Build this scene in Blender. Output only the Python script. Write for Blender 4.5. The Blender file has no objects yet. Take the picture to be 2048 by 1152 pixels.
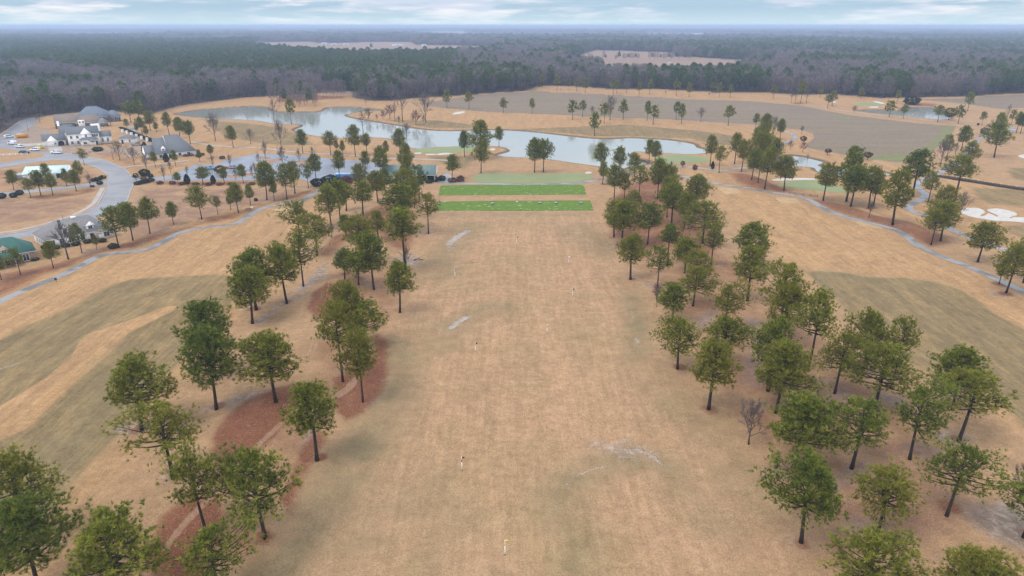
import bpy, bmesh, math, random
import numpy as np
from mathutils import Vector, Matrix, noise as mnoise
from mathutils.geometry import tessellate_polygon

# ------------------------------------------------------------------ camera, world, sun, exposure
S = bpy.context.scene
COL = S.collection
R = math.radians
H = 60.0                                   # camera height above the range
FPX, CU, CV, V0 = 1365.0, 1024.0, 576.0, 50.0
PITCH = math.atan((CV - V0) / FPX)
cam_d = bpy.data.cameras.new("camera"); cam = bpy.data.objects.new("camera", cam_d); COL.objects.link(cam)
cam.location = (0, 0, H); cam.rotation_euler = (R(90) - PITCH, 0, 0)
cam_d.sensor_width = 36.0; cam_d.lens = 36.0 * FPX / 2048.0
cam_d.clip_start = 0.5; cam_d.clip_end = 90000.0
S.camera = cam
S.view_settings.view_transform = 'Standard'; S.view_settings.look = 'None'
S.view_settings.gamma = 1.0; S.view_settings.use_curve_mapping = False
S.view_settings.exposure = 0.12

# high thin overcast, soft sun behind the camera's left shoulder
sun_d = bpy.data.lights.new("sun", 'SUN'); sun = bpy.data.objects.new("sun", sun_d); COL.objects.link(sun)
sun_d.energy = 2.0; sun_d.angle = R(26); sun_d.color = (1.0, 0.95, 0.87)
_sd = Vector((-0.42, -0.30, 0.86)).normalized()
sun.rotation_euler = _sd.to_track_quat('Z', 'Y').to_euler()
SUN_EL = math.asin(_sd.z); SUN_ROT = math.atan2(_sd.x, _sd.y)

CLOUD_SEED = 3.0
W = bpy.data.worlds.new("World"); S.world = W; W.use_nodes = True
def build_world():
    nt = W.node_tree; nt.nodes.clear(); N = nt.nodes.new; L = nt.links.new
    out = N('ShaderNodeOutputWorld'); bg = N('ShaderNodeBackground'); L(bg.outputs[0], out.inputs[0])
    sky = N('ShaderNodeTexSky'); sky.sky_type = 'NISHITA'; sky.sun_disc = False
    sky.sun_elevation = SUN_EL; sky.sun_rotation = SUN_ROT; sky.altitude = 60; sky.air_density = 1.0; sky.dust_density = 1.6; sky.ozone_density = 2.0
    bg.inputs['Strength'].default_value = 0.085
    tc = N('ShaderNodeTexCoord'); sp = N('ShaderNodeSeparateXYZ'); L(tc.outputs['Generated'], sp.inputs[0])
    # cloud deck: project the direction on a plane overhead so that clouds flatten towards the horizon
    mpv = N('ShaderNodeMapping'); mpv.inputs['Scale'].default_value = (5.0, 5.0, 42.0); mpv.inputs['Location'].default_value = (CLOUD_SEED, 2.0, .4); L(tc.outputs['Generated'], mpv.inputs[0])
    cb = mpv
    n1 = N('ShaderNodeTexNoise'); n1.inputs['Scale'].default_value = 2.0; n1.inputs['Detail'].default_value = 8; n1.inputs['Roughness'].default_value = 0.58
    L(cb.outputs[0], n1.inputs['Vector'])
    n2 = N('ShaderNodeTexNoise'); n2.inputs['Scale'].default_value = 0.6; n2.inputs['Detail'].default_value = 3
    L(cb.outputs[0], n2.inputs['Vector'])
    ad = N('ShaderNodeMath'); ad.operation = 'MULTIPLY_ADD'; L(n2.outputs['Fac'], ad.inputs[0]); ad.inputs[1].default_value = 0.7; L(n1.outputs['Fac'], ad.inputs[2])
    mr = N('ShaderNodeMapRange'); mr.interpolation_type = 'SMOOTHSTEP'; L(ad.outputs[0], mr.inputs[0])
    mr.inputs['From Min'].default_value = 0.76; mr.inputs['From Max'].default_value = 0.98
    # heavier cover higher up: the day is overcast above the frame
    up = N('ShaderNodeMapRange'); L(sp.outputs['Z'], up.inputs[0]); up.inputs['From Min'].default_value = 0.05; up.inputs['From Max'].default_value = 0.30
    up.inputs['To Min'].default_value = 0.0; up.inputs['To Max'].default_value = 0.75
    mx = N('ShaderNodeMath'); mx.operation = 'MAXIMUM'; L(mr.outputs[0], mx.inputs[0]); L(up.outputs[0], mx.inputs[1])
    # cloud colour: white tops and lilac-grey bases
    n3 = N('ShaderNodeTexNoise'); n3.inputs['Scale'].default_value = 2.2; n3.inputs['Detail'].default_value = 5; L(cb.outputs[0], n3.inputs['Vector'])
    cr = N('ShaderNodeMix'); cr.data_type = 'RGBA'
    m3 = N('ShaderNodeMapRange'); L(n3.outputs['Fac'], m3.inputs[0]); m3.inputs['From Min'].default_value = 0.40; m3.inputs['From Max'].default_value = 0.62
    L(m3.outputs[0], cr.inputs[0]); cr.inputs[6].default_value = (7.2, 8.1, 9.7, 1); cr.inputs[7].default_value = (10.6, 10.4, 10.8, 1)
    # clear sky: nishita blended with the pale turquoise of thin high cloud
    pale = N('ShaderNodeMix'); pale.data_type = 'RGBA'; pale.inputs[0].default_value = 0.72
    L(sky.outputs[0], pale.inputs[6]); pale.inputs[7].default_value = (5.7, 8.2, 10.5, 1)
    hz = N('ShaderNodeMapRange'); L(sp.outputs['Z'], hz.inputs[0]); hz.inputs['From Min'].default_value = 0.0; hz.inputs['From Max'].default_value = 0.022
    hz.inputs['To Min'].default_value = 0.8; hz.inputs['To Max'].default_value = 0.0
    hm = N('ShaderNodeMix'); hm.data_type = 'RGBA'; L(hz.outputs[0], hm.inputs[0])
    fm = N('ShaderNodeMix'); fm.data_type = 'RGBA'; L(mx.outputs[0], fm.inputs[0]); L(pale.outputs[2], fm.inputs[6]); L(cr.outputs[2], fm.inputs[7])
    L(fm.outputs[2], hm.inputs[6]); hm.inputs[7].default_value = (7.7, 9.5, 10.2, 1)
    # an overcast sky is brightest overhead
    zg = N('ShaderNodeMapRange'); L(sp.outputs['Z'], zg.inputs[0]); zg.inputs['From Min'].default_value = 0.04; zg.inputs['From Max'].default_value = 0.45; zg.inputs['To Min'].default_value = 1.0; zg.inputs['To Max'].default_value = 1.9
    st = N('ShaderNodeMath'); st.operation = 'MULTIPLY'; L(zg.outputs[0], st.inputs[0]); st.inputs[1].default_value = 0.085; L(st.outputs[0], bg.inputs['Strength'])
    L(hm.outputs[2], bg.inputs['Color'])
build_world()

# ------------------------------------------------------------------ small helpers
def tag(o, label=None, cat=None, group=None, kind=None):
    if label: o["label"] = label
    if cat: o["category"] = cat
    if group: o["group"] = group
    if kind: o["kind"] = kind
    return o
def link(o, parent=None):
    COL.objects.link(o)
    if parent is not None: o.parent = parent
    return o
def empty(name, loc, rz=0.0, sc=1.0):
    o = bpy.data.objects.new(name, None); o.empty_display_size = 0.5
    o.location = loc; o.rotation_euler = (0, 0, rz); o.scale = (sc, sc, sc) if not hasattr(sc, '__len__') else sc
    return link(o)
def npmesh(name, verts, faces, mat=None, smooth=False, mats=None, midx=None):
    """verts (n,3) array, faces: array (m,k) all of one size, or a list of lists"""
    me = bpy.data.meshes.new(name)
    verts = np.asarray(verts, dtype=np.float32).reshape(-1, 3)
    me.vertices.add(len(verts)); me.vertices.foreach_set('co', verts.ravel())
    if isinstance(faces, np.ndarray):
        k = faces.shape[1]; flat = faces.ravel().astype(np.int32); starts = np.arange(0, len(flat), k, dtype=np.int32)
    else:
        flat = np.array([i for f in faces for i in f], dtype=np.int32)
        starts = np.cumsum([0] + [len(f) for f in faces[:-1]]).astype(np.int32)
    me.loops.add(len(flat)); me.loops.foreach_set('vertex_index', flat)
    me.polygons.add(len(starts)); me.polygons.foreach_set('loop_start', starts)
    for m in (mats or ([mat] if mat else [])): me.materials.append(m)
    if midx is not None: me.polygons.foreach_set('material_index', np.asarray(midx, dtype=np.int32))
    if smooth: me.polygons.foreach_set('use_smooth', np.ones(len(starts), dtype=bool))
    me.update(calc_edges=True); me.validate()
    return me
class MB:
    """collects simple shapes into one mesh"""
    def __init__(s): s.v = []; s.f = []; s.m = []
    def add(s, vs, fs, mi=0):
        b = len(s.v); s.v += [tuple(v) for v in vs]; s.f += [[b + i for i in f] for f in fs]; s.m += [mi] * len(fs)
    def box(s, x0, x1, y0, y1, z0, z1, mi=0):
        s.add([(x0, y0, z0), (x1, y0, z0), (x1, y1, z0), (x0, y1, z0), (x0, y0, z1), (x1, y0, z1), (x1, y1, z1), (x0, y1, z1)],
              [(0, 3, 2, 1), (4, 5, 6, 7), (0, 1, 5, 4), (1, 2, 6, 5), (2, 3, 7, 6), (3, 0, 4, 7)], mi)
    def prism(s, poly, z0, z1, mi=0):
        n = len(poly); s.add([(x, y, z0) for x, y in poly] + [(x, y, z1) for x, y in poly],
              [tuple(range(n - 1, -1, -1)), tuple(range(n, 2 * n))] + [(i, (i + 1) % n, n + (i + 1) % n, n + i) for i in range(n)], mi)
    def tube(s, pts, rad, k=6, mi=0, cap=True):
        pts = [Vector(p) for p in pts]; b = len(s.v); n = len(pts)
        for i, p in enumerate(pts):
            d = (pts[min(i + 1, n - 1)] - pts[max(i - 1, 0)]).normalized()
            a = d.orthogonal().normalized(); c = d.cross(a)
            r = rad[i] if hasattr(rad, '__len__') else rad
            for j in range(k):
                t = 2 * math.pi * j / k; s.v.append(tuple(p + (a * math.cos(t) + c * math.sin(t)) * r))
        for i in range(n - 1):
            for j in range(k):
                j2 = (j + 1) % k; s.f.append([b + i * k + j, b + i * k + j2, b + (i + 1) * k + j2, b + (i + 1) * k + j]); s.m.append(mi)
        if cap:
            s.f.append([b + (n - 1) * k + j for j in range(k)]); s.m.append(mi)
            s.f.append([b + j for j in range(k - 1, -1, -1)]); s.m.append(mi)
    def ball(s, c, rx, ry, rz, seg=8, rings=5, mi=0, jit=0.0, rnd=None):
        b = len(s.v); rnd = rnd or random
        for i in range(rings + 1):
            ph = math.pi * i / rings
            for j in range(seg):
                th = 2 * math.pi * j / seg; q = 1 + jit * (rnd.random() - .5)
                s.v.append((c[0] + rx * q * math.sin(ph) * math.cos(th), c[1] + ry * q * math.sin(ph) * math.sin(th), c[2] + rz * q * math.cos(ph)))
        for i in range(rings):
            for j in range(seg):
                j2 = (j + 1) % seg; s.f.append([b + i * seg + j, b + (i + 1) * seg + j, b + (i + 1) * seg + j2, b + i * seg + j2]); s.m.append(mi)
    def build(s, name, mats, parent=None, smooth=False):
        if not isinstance(mats, (list, tuple)): mats = [mats]
        me = npmesh(name, s.v, s.f, mats=mats, midx=s.m, smooth=smooth)
        return link(bpy.data.objects.new(name, me), parent)

# ---- the view geometry is used only to read positions off the photograph; everything below is in metres
cp, sp_ = math.cos(PITCH), math.sin(PITCH)
def ray(u, v):
    a, b = (np.asarray(u, float) - CU) / FPX, -(np.asarray(v, float) - CV) / FPX
    return a, cp + b * sp_, -sp_ + b * cp
def g0(u, v, z=0.0):
    dx, dy, dz = ray(u, v); t = (z - H) / dz
    return dx * t, dy * t
def px_of(x, y, z=0.0):
    dz = np.asarray(z, float) - H
    depth = y * cp - dz * sp_; up = y * sp_ + dz * cp
    return CU + FPX * x / depth, CV - FPX * up / depth
def W_(pts): return np.array([g0(u, v) for u, v in pts])
def smooth_closed(P, n=6):
    P = np.asarray(P, float); m = len(P); out = []
    for i in range(m):
        p0, p1, p2, p3 = P[i - 1], P[i], P[(i + 1) % m], P[(i + 2) % m]
        for t in np.linspace(0, 1, n, endpoint=False):
            out.append(.5 * ((2 * p1) + (-p0 + p2) * t + (2 * p0 - 5 * p1 + 4 * p2 - p3) * t * t + (-p0 + 3 * p1 - 3 * p2 + p3) * t ** 3))
    return np.array(out)
def smooth_open(P, n=8):
    P = np.asarray(P, float); Q = np.vstack([2 * P[0] - P[1], P, 2 * P[-1] - P[-2]]); out = []
    for i in range(1, len(Q) - 2):
        p0, p1, p2, p3 = Q[i - 1], Q[i], Q[i + 1], Q[i + 2]
        for t in np.linspace(0, 1, n, endpoint=False):
            out.append(.5 * ((2 * p1) + (-p0 + p2) * t + (2 * p0 - 5 * p1 + 4 * p2 - p3) * t * t + (-p0 + 3 * p1 - 3 * p2 + p3) * t ** 3))
    out.append(P[-1]); return np.array(out)
def seg_dist(X, Y, P, closed):
    d = np.full(X.shape, 1e18)
    m = len(P)
    for i in range(m if closed else m - 1):
        a, b = P[i], P[(i + 1) % m]; ab = b - a; l2 = max(ab @ ab, 1e-9)
        t = np.clip(((X - a[0]) * ab[0] + (Y - a[1]) * ab[1]) / l2, 0, 1)
        q = (X - a[0] - t * ab[0]) ** 2 + (Y - a[1] - t * ab[1]) ** 2
        np.minimum(d, q, out=d)
    return np.sqrt(d)
def inside(X, Y, P):
    c = np.zeros(X.shape, bool); m = len(P)
    for i in range(m):
        x1, y1 = P[i]; x2, y2 = P[(i + 1) % m]
        if y1 == y2: continue
        k = ((y1 > Y) != (y2 > Y)) & (X < (x2 - x1) * (Y - y1) / (y2 - y1) + x1)
        c ^= k
    return c
def sdist(X, Y, P, margin=40.0):
    """signed distance (positive inside); -margin outside the padded box"""
    out = np.full(X.shape, -margin, float)
    lo, hi = P.min(0) - margin, P.max(0) + margin
    k = (X > lo[0]) & (X < hi[0]) & (Y > lo[1]) & (Y < hi[1])
    if k.any():
        x, y = X[k], Y[k]; d = np.minimum(seg_dist(x, y, P, True), margin)
        out[k] = np.where(inside(x, y, P), d, -d)
    return out
def ldist(X, Y, P, margin=30.0):
    out = np.full(X.shape, margin, float)
    lo, hi = P.min(0) - margin, P.max(0) + margin
    k = (X > lo[0]) & (X < hi[0]) & (Y > lo[1]) & (Y < hi[1])
    if k.any(): out[k] = np.minimum(seg_dist(X[k], Y[k], P, False), margin)
    return out
def sstep(a, b, x):
    t = np.clip((x - a) / (b - a), 0, 1); return t * t * (3 - 2 * t)

# ------------------------------------------------------------------ materials
def mat(name):
    m = bpy.data.materials.new(name); m.use_nodes = True; nt = m.node_tree; nt.nodes.clear()
    out = nt.nodes.new('ShaderNodeOutputMaterial'); b = nt.nodes.new('ShaderNodeBsdfPrincipled'); nt.links.new(b.outputs[0], out.inputs[0])
    b.inputs['Roughness'].default_value = 0.85; b.inputs['Specular IOR Level'].default_value = 0.25
    return m, nt, b
def noise_node(nt, scale, detail=5, rough=.6, coord='Object', stretch=None):
    tc = nt.nodes.new('ShaderNodeTexCoord'); n = nt.nodes.new('ShaderNodeTexNoise')
    n.inputs['Scale'].default_value = scale; n.inputs['Detail'].default_value = detail; n.inputs['Roughness'].default_value = rough
    src = tc.outputs[coord]
    if stretch:
        mp = nt.nodes.new('ShaderNodeMapping'); nt.links.new(src, mp.inputs[0]); mp.inputs['Scale'].default_value = stretch[:3]
        if len(stretch) > 3: mp.inputs['Rotation'].default_value = (0, 0, stretch[3])
        src = mp.outputs[0]
    nt.links.new(src, n.inputs['Vector']); return n
def mixc(nt, fac, a, b, mode='MIX'):
    m = nt.nodes.new('ShaderNodeMix'); m.data_type = 'RGBA'; m.blend_type = mode
    for sock, val in ((0, fac), (6, a), (7, b)):
        if hasattr(val, 'is_linked') or hasattr(val, 'links'): nt.links.new(val, m.inputs[sock])
        elif sock == 0: m.inputs[0].default_value = val
        else: m.inputs[sock].default_value = (*val, 1) if len(val) == 3 else val
    return m.outputs[2]
def mrange(nt, src, a, b, c=0.0, d=1.0, smooth=True):
    m = nt.nodes.new('ShaderNodeMapRange'); m.interpolation_type = 'SMOOTHSTEP' if smooth else 'LINEAR'
    nt.links.new(src, m.inputs[0])
    for i, v in zip((1, 2, 3, 4), (a, b, c, d)): m.inputs[i].default_value = v
    return m.outputs[0]
def math_(nt, op, a, b, c=None):
    m = nt.nodes.new('ShaderNodeMath'); m.operation = op
    for i, v in enumerate((a, b, c)):
        if v is None: continue
        if hasattr(v, 'links'): nt.links.new(v, m.inputs[i])
        else: m.inputs[i].default_value = v
    return m.outputs[0]
def simple(name, c1, c2=None, scale=1.0, rough=.8, spec=.25, stretch=None, detail=5, metal=0.0, bump=0.0, lo=.3, hi=.7):
    m, nt, b = mat(name)
    b.inputs['Roughness'].default_value = rough; b.inputs['Specular IOR Level'].default_value = spec; b.inputs['Metallic'].default_value = metal
    if c2 is None: c2 = tuple(x * .8 for x in c1)
    n = noise_node(nt, scale, detail, stretch=stretch)
    nt.links.new(mixc(nt, mrange(nt, n.outputs['Fac'], lo, hi), c1, c2), b.inputs['Base Color'])
    if bump:
        bp = nt.nodes.new('ShaderNodeBump'); bp.inputs['Strength'].default_value = bump; nt.links.new(n.outputs['Fac'], bp.inputs['Height']); nt.links.new(bp.outputs[0], b.inputs['Normal'])
    return m
# ------------------------------------------------------------------ plan of the place (read off the photograph, kept in metres)
LAKE = [(352,228),(370,224),(400,219),(440,216),(500,212),(527,214),(544,221),(562,224),(597,224),(632,223),(648,220),(656,215),(690,213.5),(730,216),(768,220),(736,221),(712,224),(688,229),(702,235),(737,241),(762,245),(799,251),(844,258),(899,261),(962,259),(1024,260),(1074,264),(1136,271),(1186,276),(1224,277),(1261,275),(1324,278),(1361,282),(1386,287),(1394,294),(1408,297),(1409,305),(1374,307),(1336,305),(1274,302),(1260,306),(1262,312),(1274,317),(1294,321),(1296,325),(1286,328),(1250,334),(1237,345),(1222,346),(1205,333),(1189,330),(1144,324),(1111,319),(1074,315),(1024,313),(999,311),(997,308),(1020,301),(1010,294),(987,291),(950,291),(912,292),(874,293),(824,295),(784,277),(749,274),(737,272),(692,274),(672,275),(622,269),(606,265),(589,259),(606,251),(597,247),(549,246),(512,240),(450,237),(400,234)]
POND2 = [(1552,326),(1556,319),(1570,311),(1593,311),(1621,316),(1646,323),(1636,328),(1643,332),(1691,336),(1726,341),(1768,344),(1784,349),(1743,347),(1676,350),(1636,341),(1628,334),(1596,331),(1568,328)]
POND3 = [(1716,220),(1773,219.5),(1801,221.5),(1808,215),(1836,213.5),(1868,214.5),(1893,225),(1901,235),(1886,238),(1836,234),(1773,227.5),(1736,224)]
WATER = [smooth_closed(W_(p), 4) for p in (LAKE, POND2, POND3)]
FIELD = W_([(838,206),(900,198),(948,190),(1010,186),(1074,183),(1190,187),(1290,193),(1390,198),(1500,202),(1600,210),(1640,219),(1690,228),(1760,238),(1830,247),(1912,253),(1906,264),(1892,280),(1872,296),(1850,312),(1835,321),(1800,323),(1785,322),(1720,314),(1660,303),(1617,296),(1612,290),(1629,275),(1625,265),(1600,258),(1560,255),(1500,248),(1400,241),(1300,237),(1200,235),(1100,230),(1040,227),(980,223),(920,218),(860,212)])
FIELD2 = W_([(1838,199),(1948,196.5),(1978,191),(2120,189),(2140,215),(2000,217),(1960,212),(1900,205)])
EDGE_PX = [(-400,275),(-150,272),(0,268),(16,258),(40,243),(80,234),(150,226),(225,222),(300,229),(318,222),(360,211),(420,203),(500,195),(539,192),(632,187),(697,190),(712,196),(750,201),(800,200),(824,196.5),(867,194),(912,191),(975,187),(1024,184),(1056,181),(1069,175),(1087,172),(1137,172),(1184,175),(1219,178),(1274,178.5),(1344,179.5),(1424,184),(1536,185),(1576,188),(1676,190),(1761,196),(1836,195),(1948,193.5),(1978,189),(2048,187),(2400,182)]
EDGE_PX = np.array(EDGE_PX, float)
def edge_v(u): return np.interp(u, EDGE_PX[:, 0], EDGE_PX[:, 1])
# clearings in the woods (near edge drawn where the ground is, under the tree tops in front of it)
CLEAR = [[(515,85),(620,83.5),(642,87),(745,84),(822,84),(832,90),(960,92),(1010,95),(965,111),(840,120),(700,122),(590,111),(505,103)],
         [(1128,121),(1190,100),(1345,105),(1350,112),(1462,119),(1550,123),(1552,140),(1480,146),(1446,164),(1330,163),(1212,158),(1196,138),(1126,136)],
         [(330,91),(512,91.5),(520,99),(340,99)], [(-60,103),(24,104),(26,120),(-60,122)], [(42,168),(150,168),(155,192),(40,192)],
         [(1050,108),(1100,106),(1110,118),(1055,120)], [(500,62),(640,63),(640,67),(500,66)], [(1020,70),(1090,70),(1090,75),(1020,75)], [(1290,66),(1420,67),(1420,73),(1290,73)], [(1770,65.5),(1850,65.5),(1850,69),(1770,69)],
         [(640,181),(705,184),(705,192),(632,192)]]
CLEAR_W = [W_(c) for c in CLEAR]
ROAD = [(-120,498),(0,470),(42,464),(100,449),(155,432),(190,414),(203,396),(213,377),(213,362),(216,350),(200,339),(180,330),(150,322.5),(112,320),(75,324),(37,330),(0,336),(-140,348),(-140,334),(0,326),(37,320),(75,316),(88,311),(82,307),(60,303.5),(27,300),(0,296.5),(-120,290),(-120,276),(0,270),(15,260),(40,242),(70,235),(74,246),(50,260),(35,270),(29,279),(34,288),(48,296),(72,302),(100,304.5),(122,306.5),(150,309),(175,314),(207,320),(232,330),(252,340),(263,353.5),(312,353.5),(345,350),(345,360),(300,362),(268,367),(262,380),(251,405),(225,417),(192,437),(120,458),(55,474),(0,484),(-120,512)]
ROAD_W = W_(ROAD)
DRIVE_W = W_([(213,362.5),(205,372),(160,374.5),(117,380.5),(50,386.5),(0,393),(-120,404),(-120,392),(0,385),(60,380),(120,374.5),(170,368),(205,361)])
DRIVEWAY = W_([(24,289),(60,287),(88,286),(115,290),(124,297),(122,306),(100,303),(96,296),(78,290.5),(48,293)])
PARK = [(338,360),(345,349),(374,337),(389,330.5),(431,328.5),(450,321),(489,312.5),(511,308.5),(552,308),(599,312),(646,316),(700,320.5),(735,323),(790,331),(800,345),(770,352),(735,357),(700,362),(669,367),(630,366),(599,358),(560,358),(505,360),(464,361),(435,359.5),(380,361)]
PARK_W = W_(PARK)
ISLES = [W_(p) for p in ([(425,336),(448,333),(487,334),(480,338),(440,339)], [(508,329),(530,322),(560,317),(566,320),(540,327),(515,333)], [(595,322),(625,323),(628,328),(596,328)], [(518,313),(540,314),(538,318),(520,318)], [(452,352),(500,346),(512,349),(470,356)])]
PATHS = [([(-60,640),(0,603),(60,576),(120,552),(165,530),(190,516),(215,508.5),(262,504),(292,499),(320,488),(350,470),(372,462),(403,456),(455,450),(480,444),(505,427),(530,415),(567,408),(599,403),(619,392),(646,378),(661,371),(690,368)], 2.5),
         ([(905,366.5),(950,367.5),(1050,368.5),(1120,368),(1165,365),(1200,359),(1240,352),(1286,336),(1336,334),(1367,333),(1399,336),(1440,341),(1466,338),(1500,335)], 2.6),
         ([(1300,338),(1356,350),(1399,360.5),(1446,369.5),(1500,377),(1536,384),(1570,388),(1600,393),(1622,401),(1640,412),(1665,425),(1720,441),(1780,456),(1810,470),(1830,487),(1855,501),(1890,516),(1930,531),(1980,552),(2048,584),(2130,628)], 2.5),
         ([(1958,278),(1940,296),(1925,318),(1883,343),(1850,358),(1833,371),(1846,384),(1851,392),(1836,402),(1818,412),(1820,420),(1836,427),(1851,432),(1880,446),(1906,461),(1948,478),(1998,496),(2060,514)], 2.8),
         ([(1566,261),(1580,266),(1592,273),(1582,281),(1562,290),(1535,302)], 2.6),
         ([(382,284),(439,292),(520,296),(575,302.5),(630,307),(700,310.5),(760,316),(830,318),(900,321)], 2.2),
         ([(247,335),(270,332),(305,329),(352,324),(380,320)], 2.0), ([(262,251),(268,262),(285,276),(312,288)], 2.4),
         ([(1958,277),(1990,268),(2024,262),(2018,253),(1980,250)], 3.2), ([(1620,212),(1650,214),(1690,222),(1770,232),(1850,240),(1960,250)], 1.6)]
PATH_W = [(smooth_open(W_(p), 8), w) for p, w in PATHS]
FORE_W = W_([(874,366),(880,356),(886,347),(896,347),(904,353),(907,360),(908,367),(890,368)])
TEES = [W_([(881,371),(1000,369.8),(1167,369.5),(1170,378),(1173,389),(1040,390),(877,391)]), W_([(870.5,403.5),(1000,401.5),(1180,401),(1184,410),(1187,421),(1040,422),(869,421.5)])]
GREENS = [W_(p) for p in ([(952,350),(975,346.5),(1040,347.5),(1100,347.5),(1155,346.5),(1182,351),(1183,357),(1165,363),(1120,366),(1040,366),(985,366),(950,363),(945,357)], [(833,298.5),(860,295.5),(920,293.5),(962,293),(978,297),(962,302),(905,305.5),(850,306),(828,303)],
          [(1308,317),(1320,311.5),(1360,310.5),(1400,312.5),(1420,318),(1414,324),(1370,326),(1325,327)], [(1556,369),(1580,363),(1620,361),(1660,367),(1690,378),(1692,386),(1650,383),(1600,377),(1565,373)], [(1703,208),(1720,205.5),(1755,205.5),(1768,208),(1755,211),(1715,211)])]
SANDS = [W_(p) for p in ([(1921,421),(1934,416.5),(1953,416),(1966,420),(1970,425),(1961,430.5),(1964,432.5),(1972,430),(1977,426.5),(1985,429.5),(1994,433.5),(1995,431),(1983,425.5),(1974,420),(1989,417),(2009,419),(2029,425),(2034,430),(2020,434.5),(2022,437),(2030,434.5),(2060,436),(2080,441),(2060,446),(2029,443.5),(1989,441.5),(1963,437.5),(1937,432),(1923,426)],
         [(905,227.5),(914,224),(928,223),(930,225),(918,228),(908,229)], [(823,306.5),(840,305),(842,307),(828,308.5)], [(851,308),(872,308),(868,310),(854,310)], [(872,308.5),(888,306),(908,306.5),(905,308),(880,310)], [(979,299),(986,297),(991,299),(986,301)],
         [(1746,203.5),(1756,203),(1770,206.5),(1762,207.5)], [(1738,213.5),(1755,213),(1756,215),(1742,215.5)], [(2036,312),(2050,309),(2070,312),(2050,317)], [(1170,345.5),(1177,343),(1184,345),(1180,347.5),(1172,347.5)], [(1545,359),(1580,356),(1625,357),(1632,359.5),(1590,360.5),(1552,361.5)], [(1664,203.5),(1671,203),(1672,205),(1665,205.5)])]

# low mounds that carry the pines either side of the range; flat under everything built
BERM = [(smooth_open(W_(p), 5), a, w) for p, a, w in (
    ([(300,1100),(430,960),(560,820),(640,700),(690,600),(720,520),(770,430),(800,390)], 1.3, 9.0), ([(640,600),(665,585)], 0.9, 7), ([(610,530),(680,500)], 1.3, 9), ([(720,460),(770,440)], 1.5, 10),
    ([(1900,1050),(1720,860),(1580,720),(1480,620),(1400,530),(1340,450),(1290,390)], 1.2, 9.5), ([(1440,350),(1560,372)], 1.4, 9), ([(1620,420),(1860,470)], 0.9, 10), ([(-60,880),(60,820),(180,720),(280,665),(350,632)], 1.6, 6.5), ([(0,760),(140,690),(260,610),(420,565)], .7, 8), ([(1620,600),(1760,740),(1950,830)], .8, 9), ([(1640,500),(1800,520),(1900,545)], .9, 9), ([(1500,430),(1560,480)], .8, 9), ([(980,1130),(1150,1060),(1300,1120)], .8, 12), ([(880,720),(960,600),(1000,520)], .5, 14), ([(100,560),(330,480),(470,425)], .6, 8))]
FLAT = [ROAD_W, DRIVE_W, DRIVEWAY, PARK_W, FORE_W] + TEES + GREENS + SANDS
def vnoise(X, Y, sc, seed):
    x, y = X / sc + seed * 17.3, Y / sc - seed * 9.1
    xi, yi = np.floor(x), np.floor(y); fx, fy = x - xi, y - yi; fx, fy = fx * fx * (3 - 2 * fx), fy * fy * (3 - 2 * fy)
    def h(a, b): q = np.sin(a * 127.1 + b * 311.7 + seed * 74.7) * 43758.5453; return q - np.floor(q)
    return (h(xi, yi) * (1 - fx) + h(xi + 1, yi) * fx) * (1 - fy) + (h(xi, yi + 1) * (1 - fx) + h(xi + 1, yi + 1) * fx) * fy
def height(X, Y):
    X, Y = np.asarray(X, float), np.asarray(Y, float); shp = X.shape; X, Y = X.ravel(), Y.ravel()
    near = 1 - sstep(600, 900, np.hypot(X, Y))
    h = ((vnoise(X, Y, 38, 1) - .5) * 1.1 + (vnoise(X, Y, 15, 2) - .5) * .35) * near
    for P, a, w in BERM: h += a * np.exp(-(ldist(X, Y, P, 3 * w) / w) ** 2)
    k = np.ones_like(h)
    for P in FLAT: k *= 1 - sstep(-9, -1.5, sdist(X, Y, P, 12))
    for P, w in PATH_W: k *= sstep(w * .5 + .6, w * .5 + 8, ldist(X, Y, P, 14))
    h *= k
    for P in WATER:
        d = sdist(X, Y, P, 12); h *= 1 - sstep(-9, -2, d); h -= 1.5 * sstep(-1.6, 3.0, d)
    return h.reshape(shp)
def at(u, v):
    x, y = g0(u, v)
    for _ in range(5):
        z = float(height(np.array([x]), np.array([y]))[0]); x, y = g0(u, v, z)
    return Vector((float(x), float(y), float(height(np.array([x]), np.array([y]))[0])))

def farmland(x, y): return (y > 2400) & (vnoise(x, y * .45, 520, 4) > .74)

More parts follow.
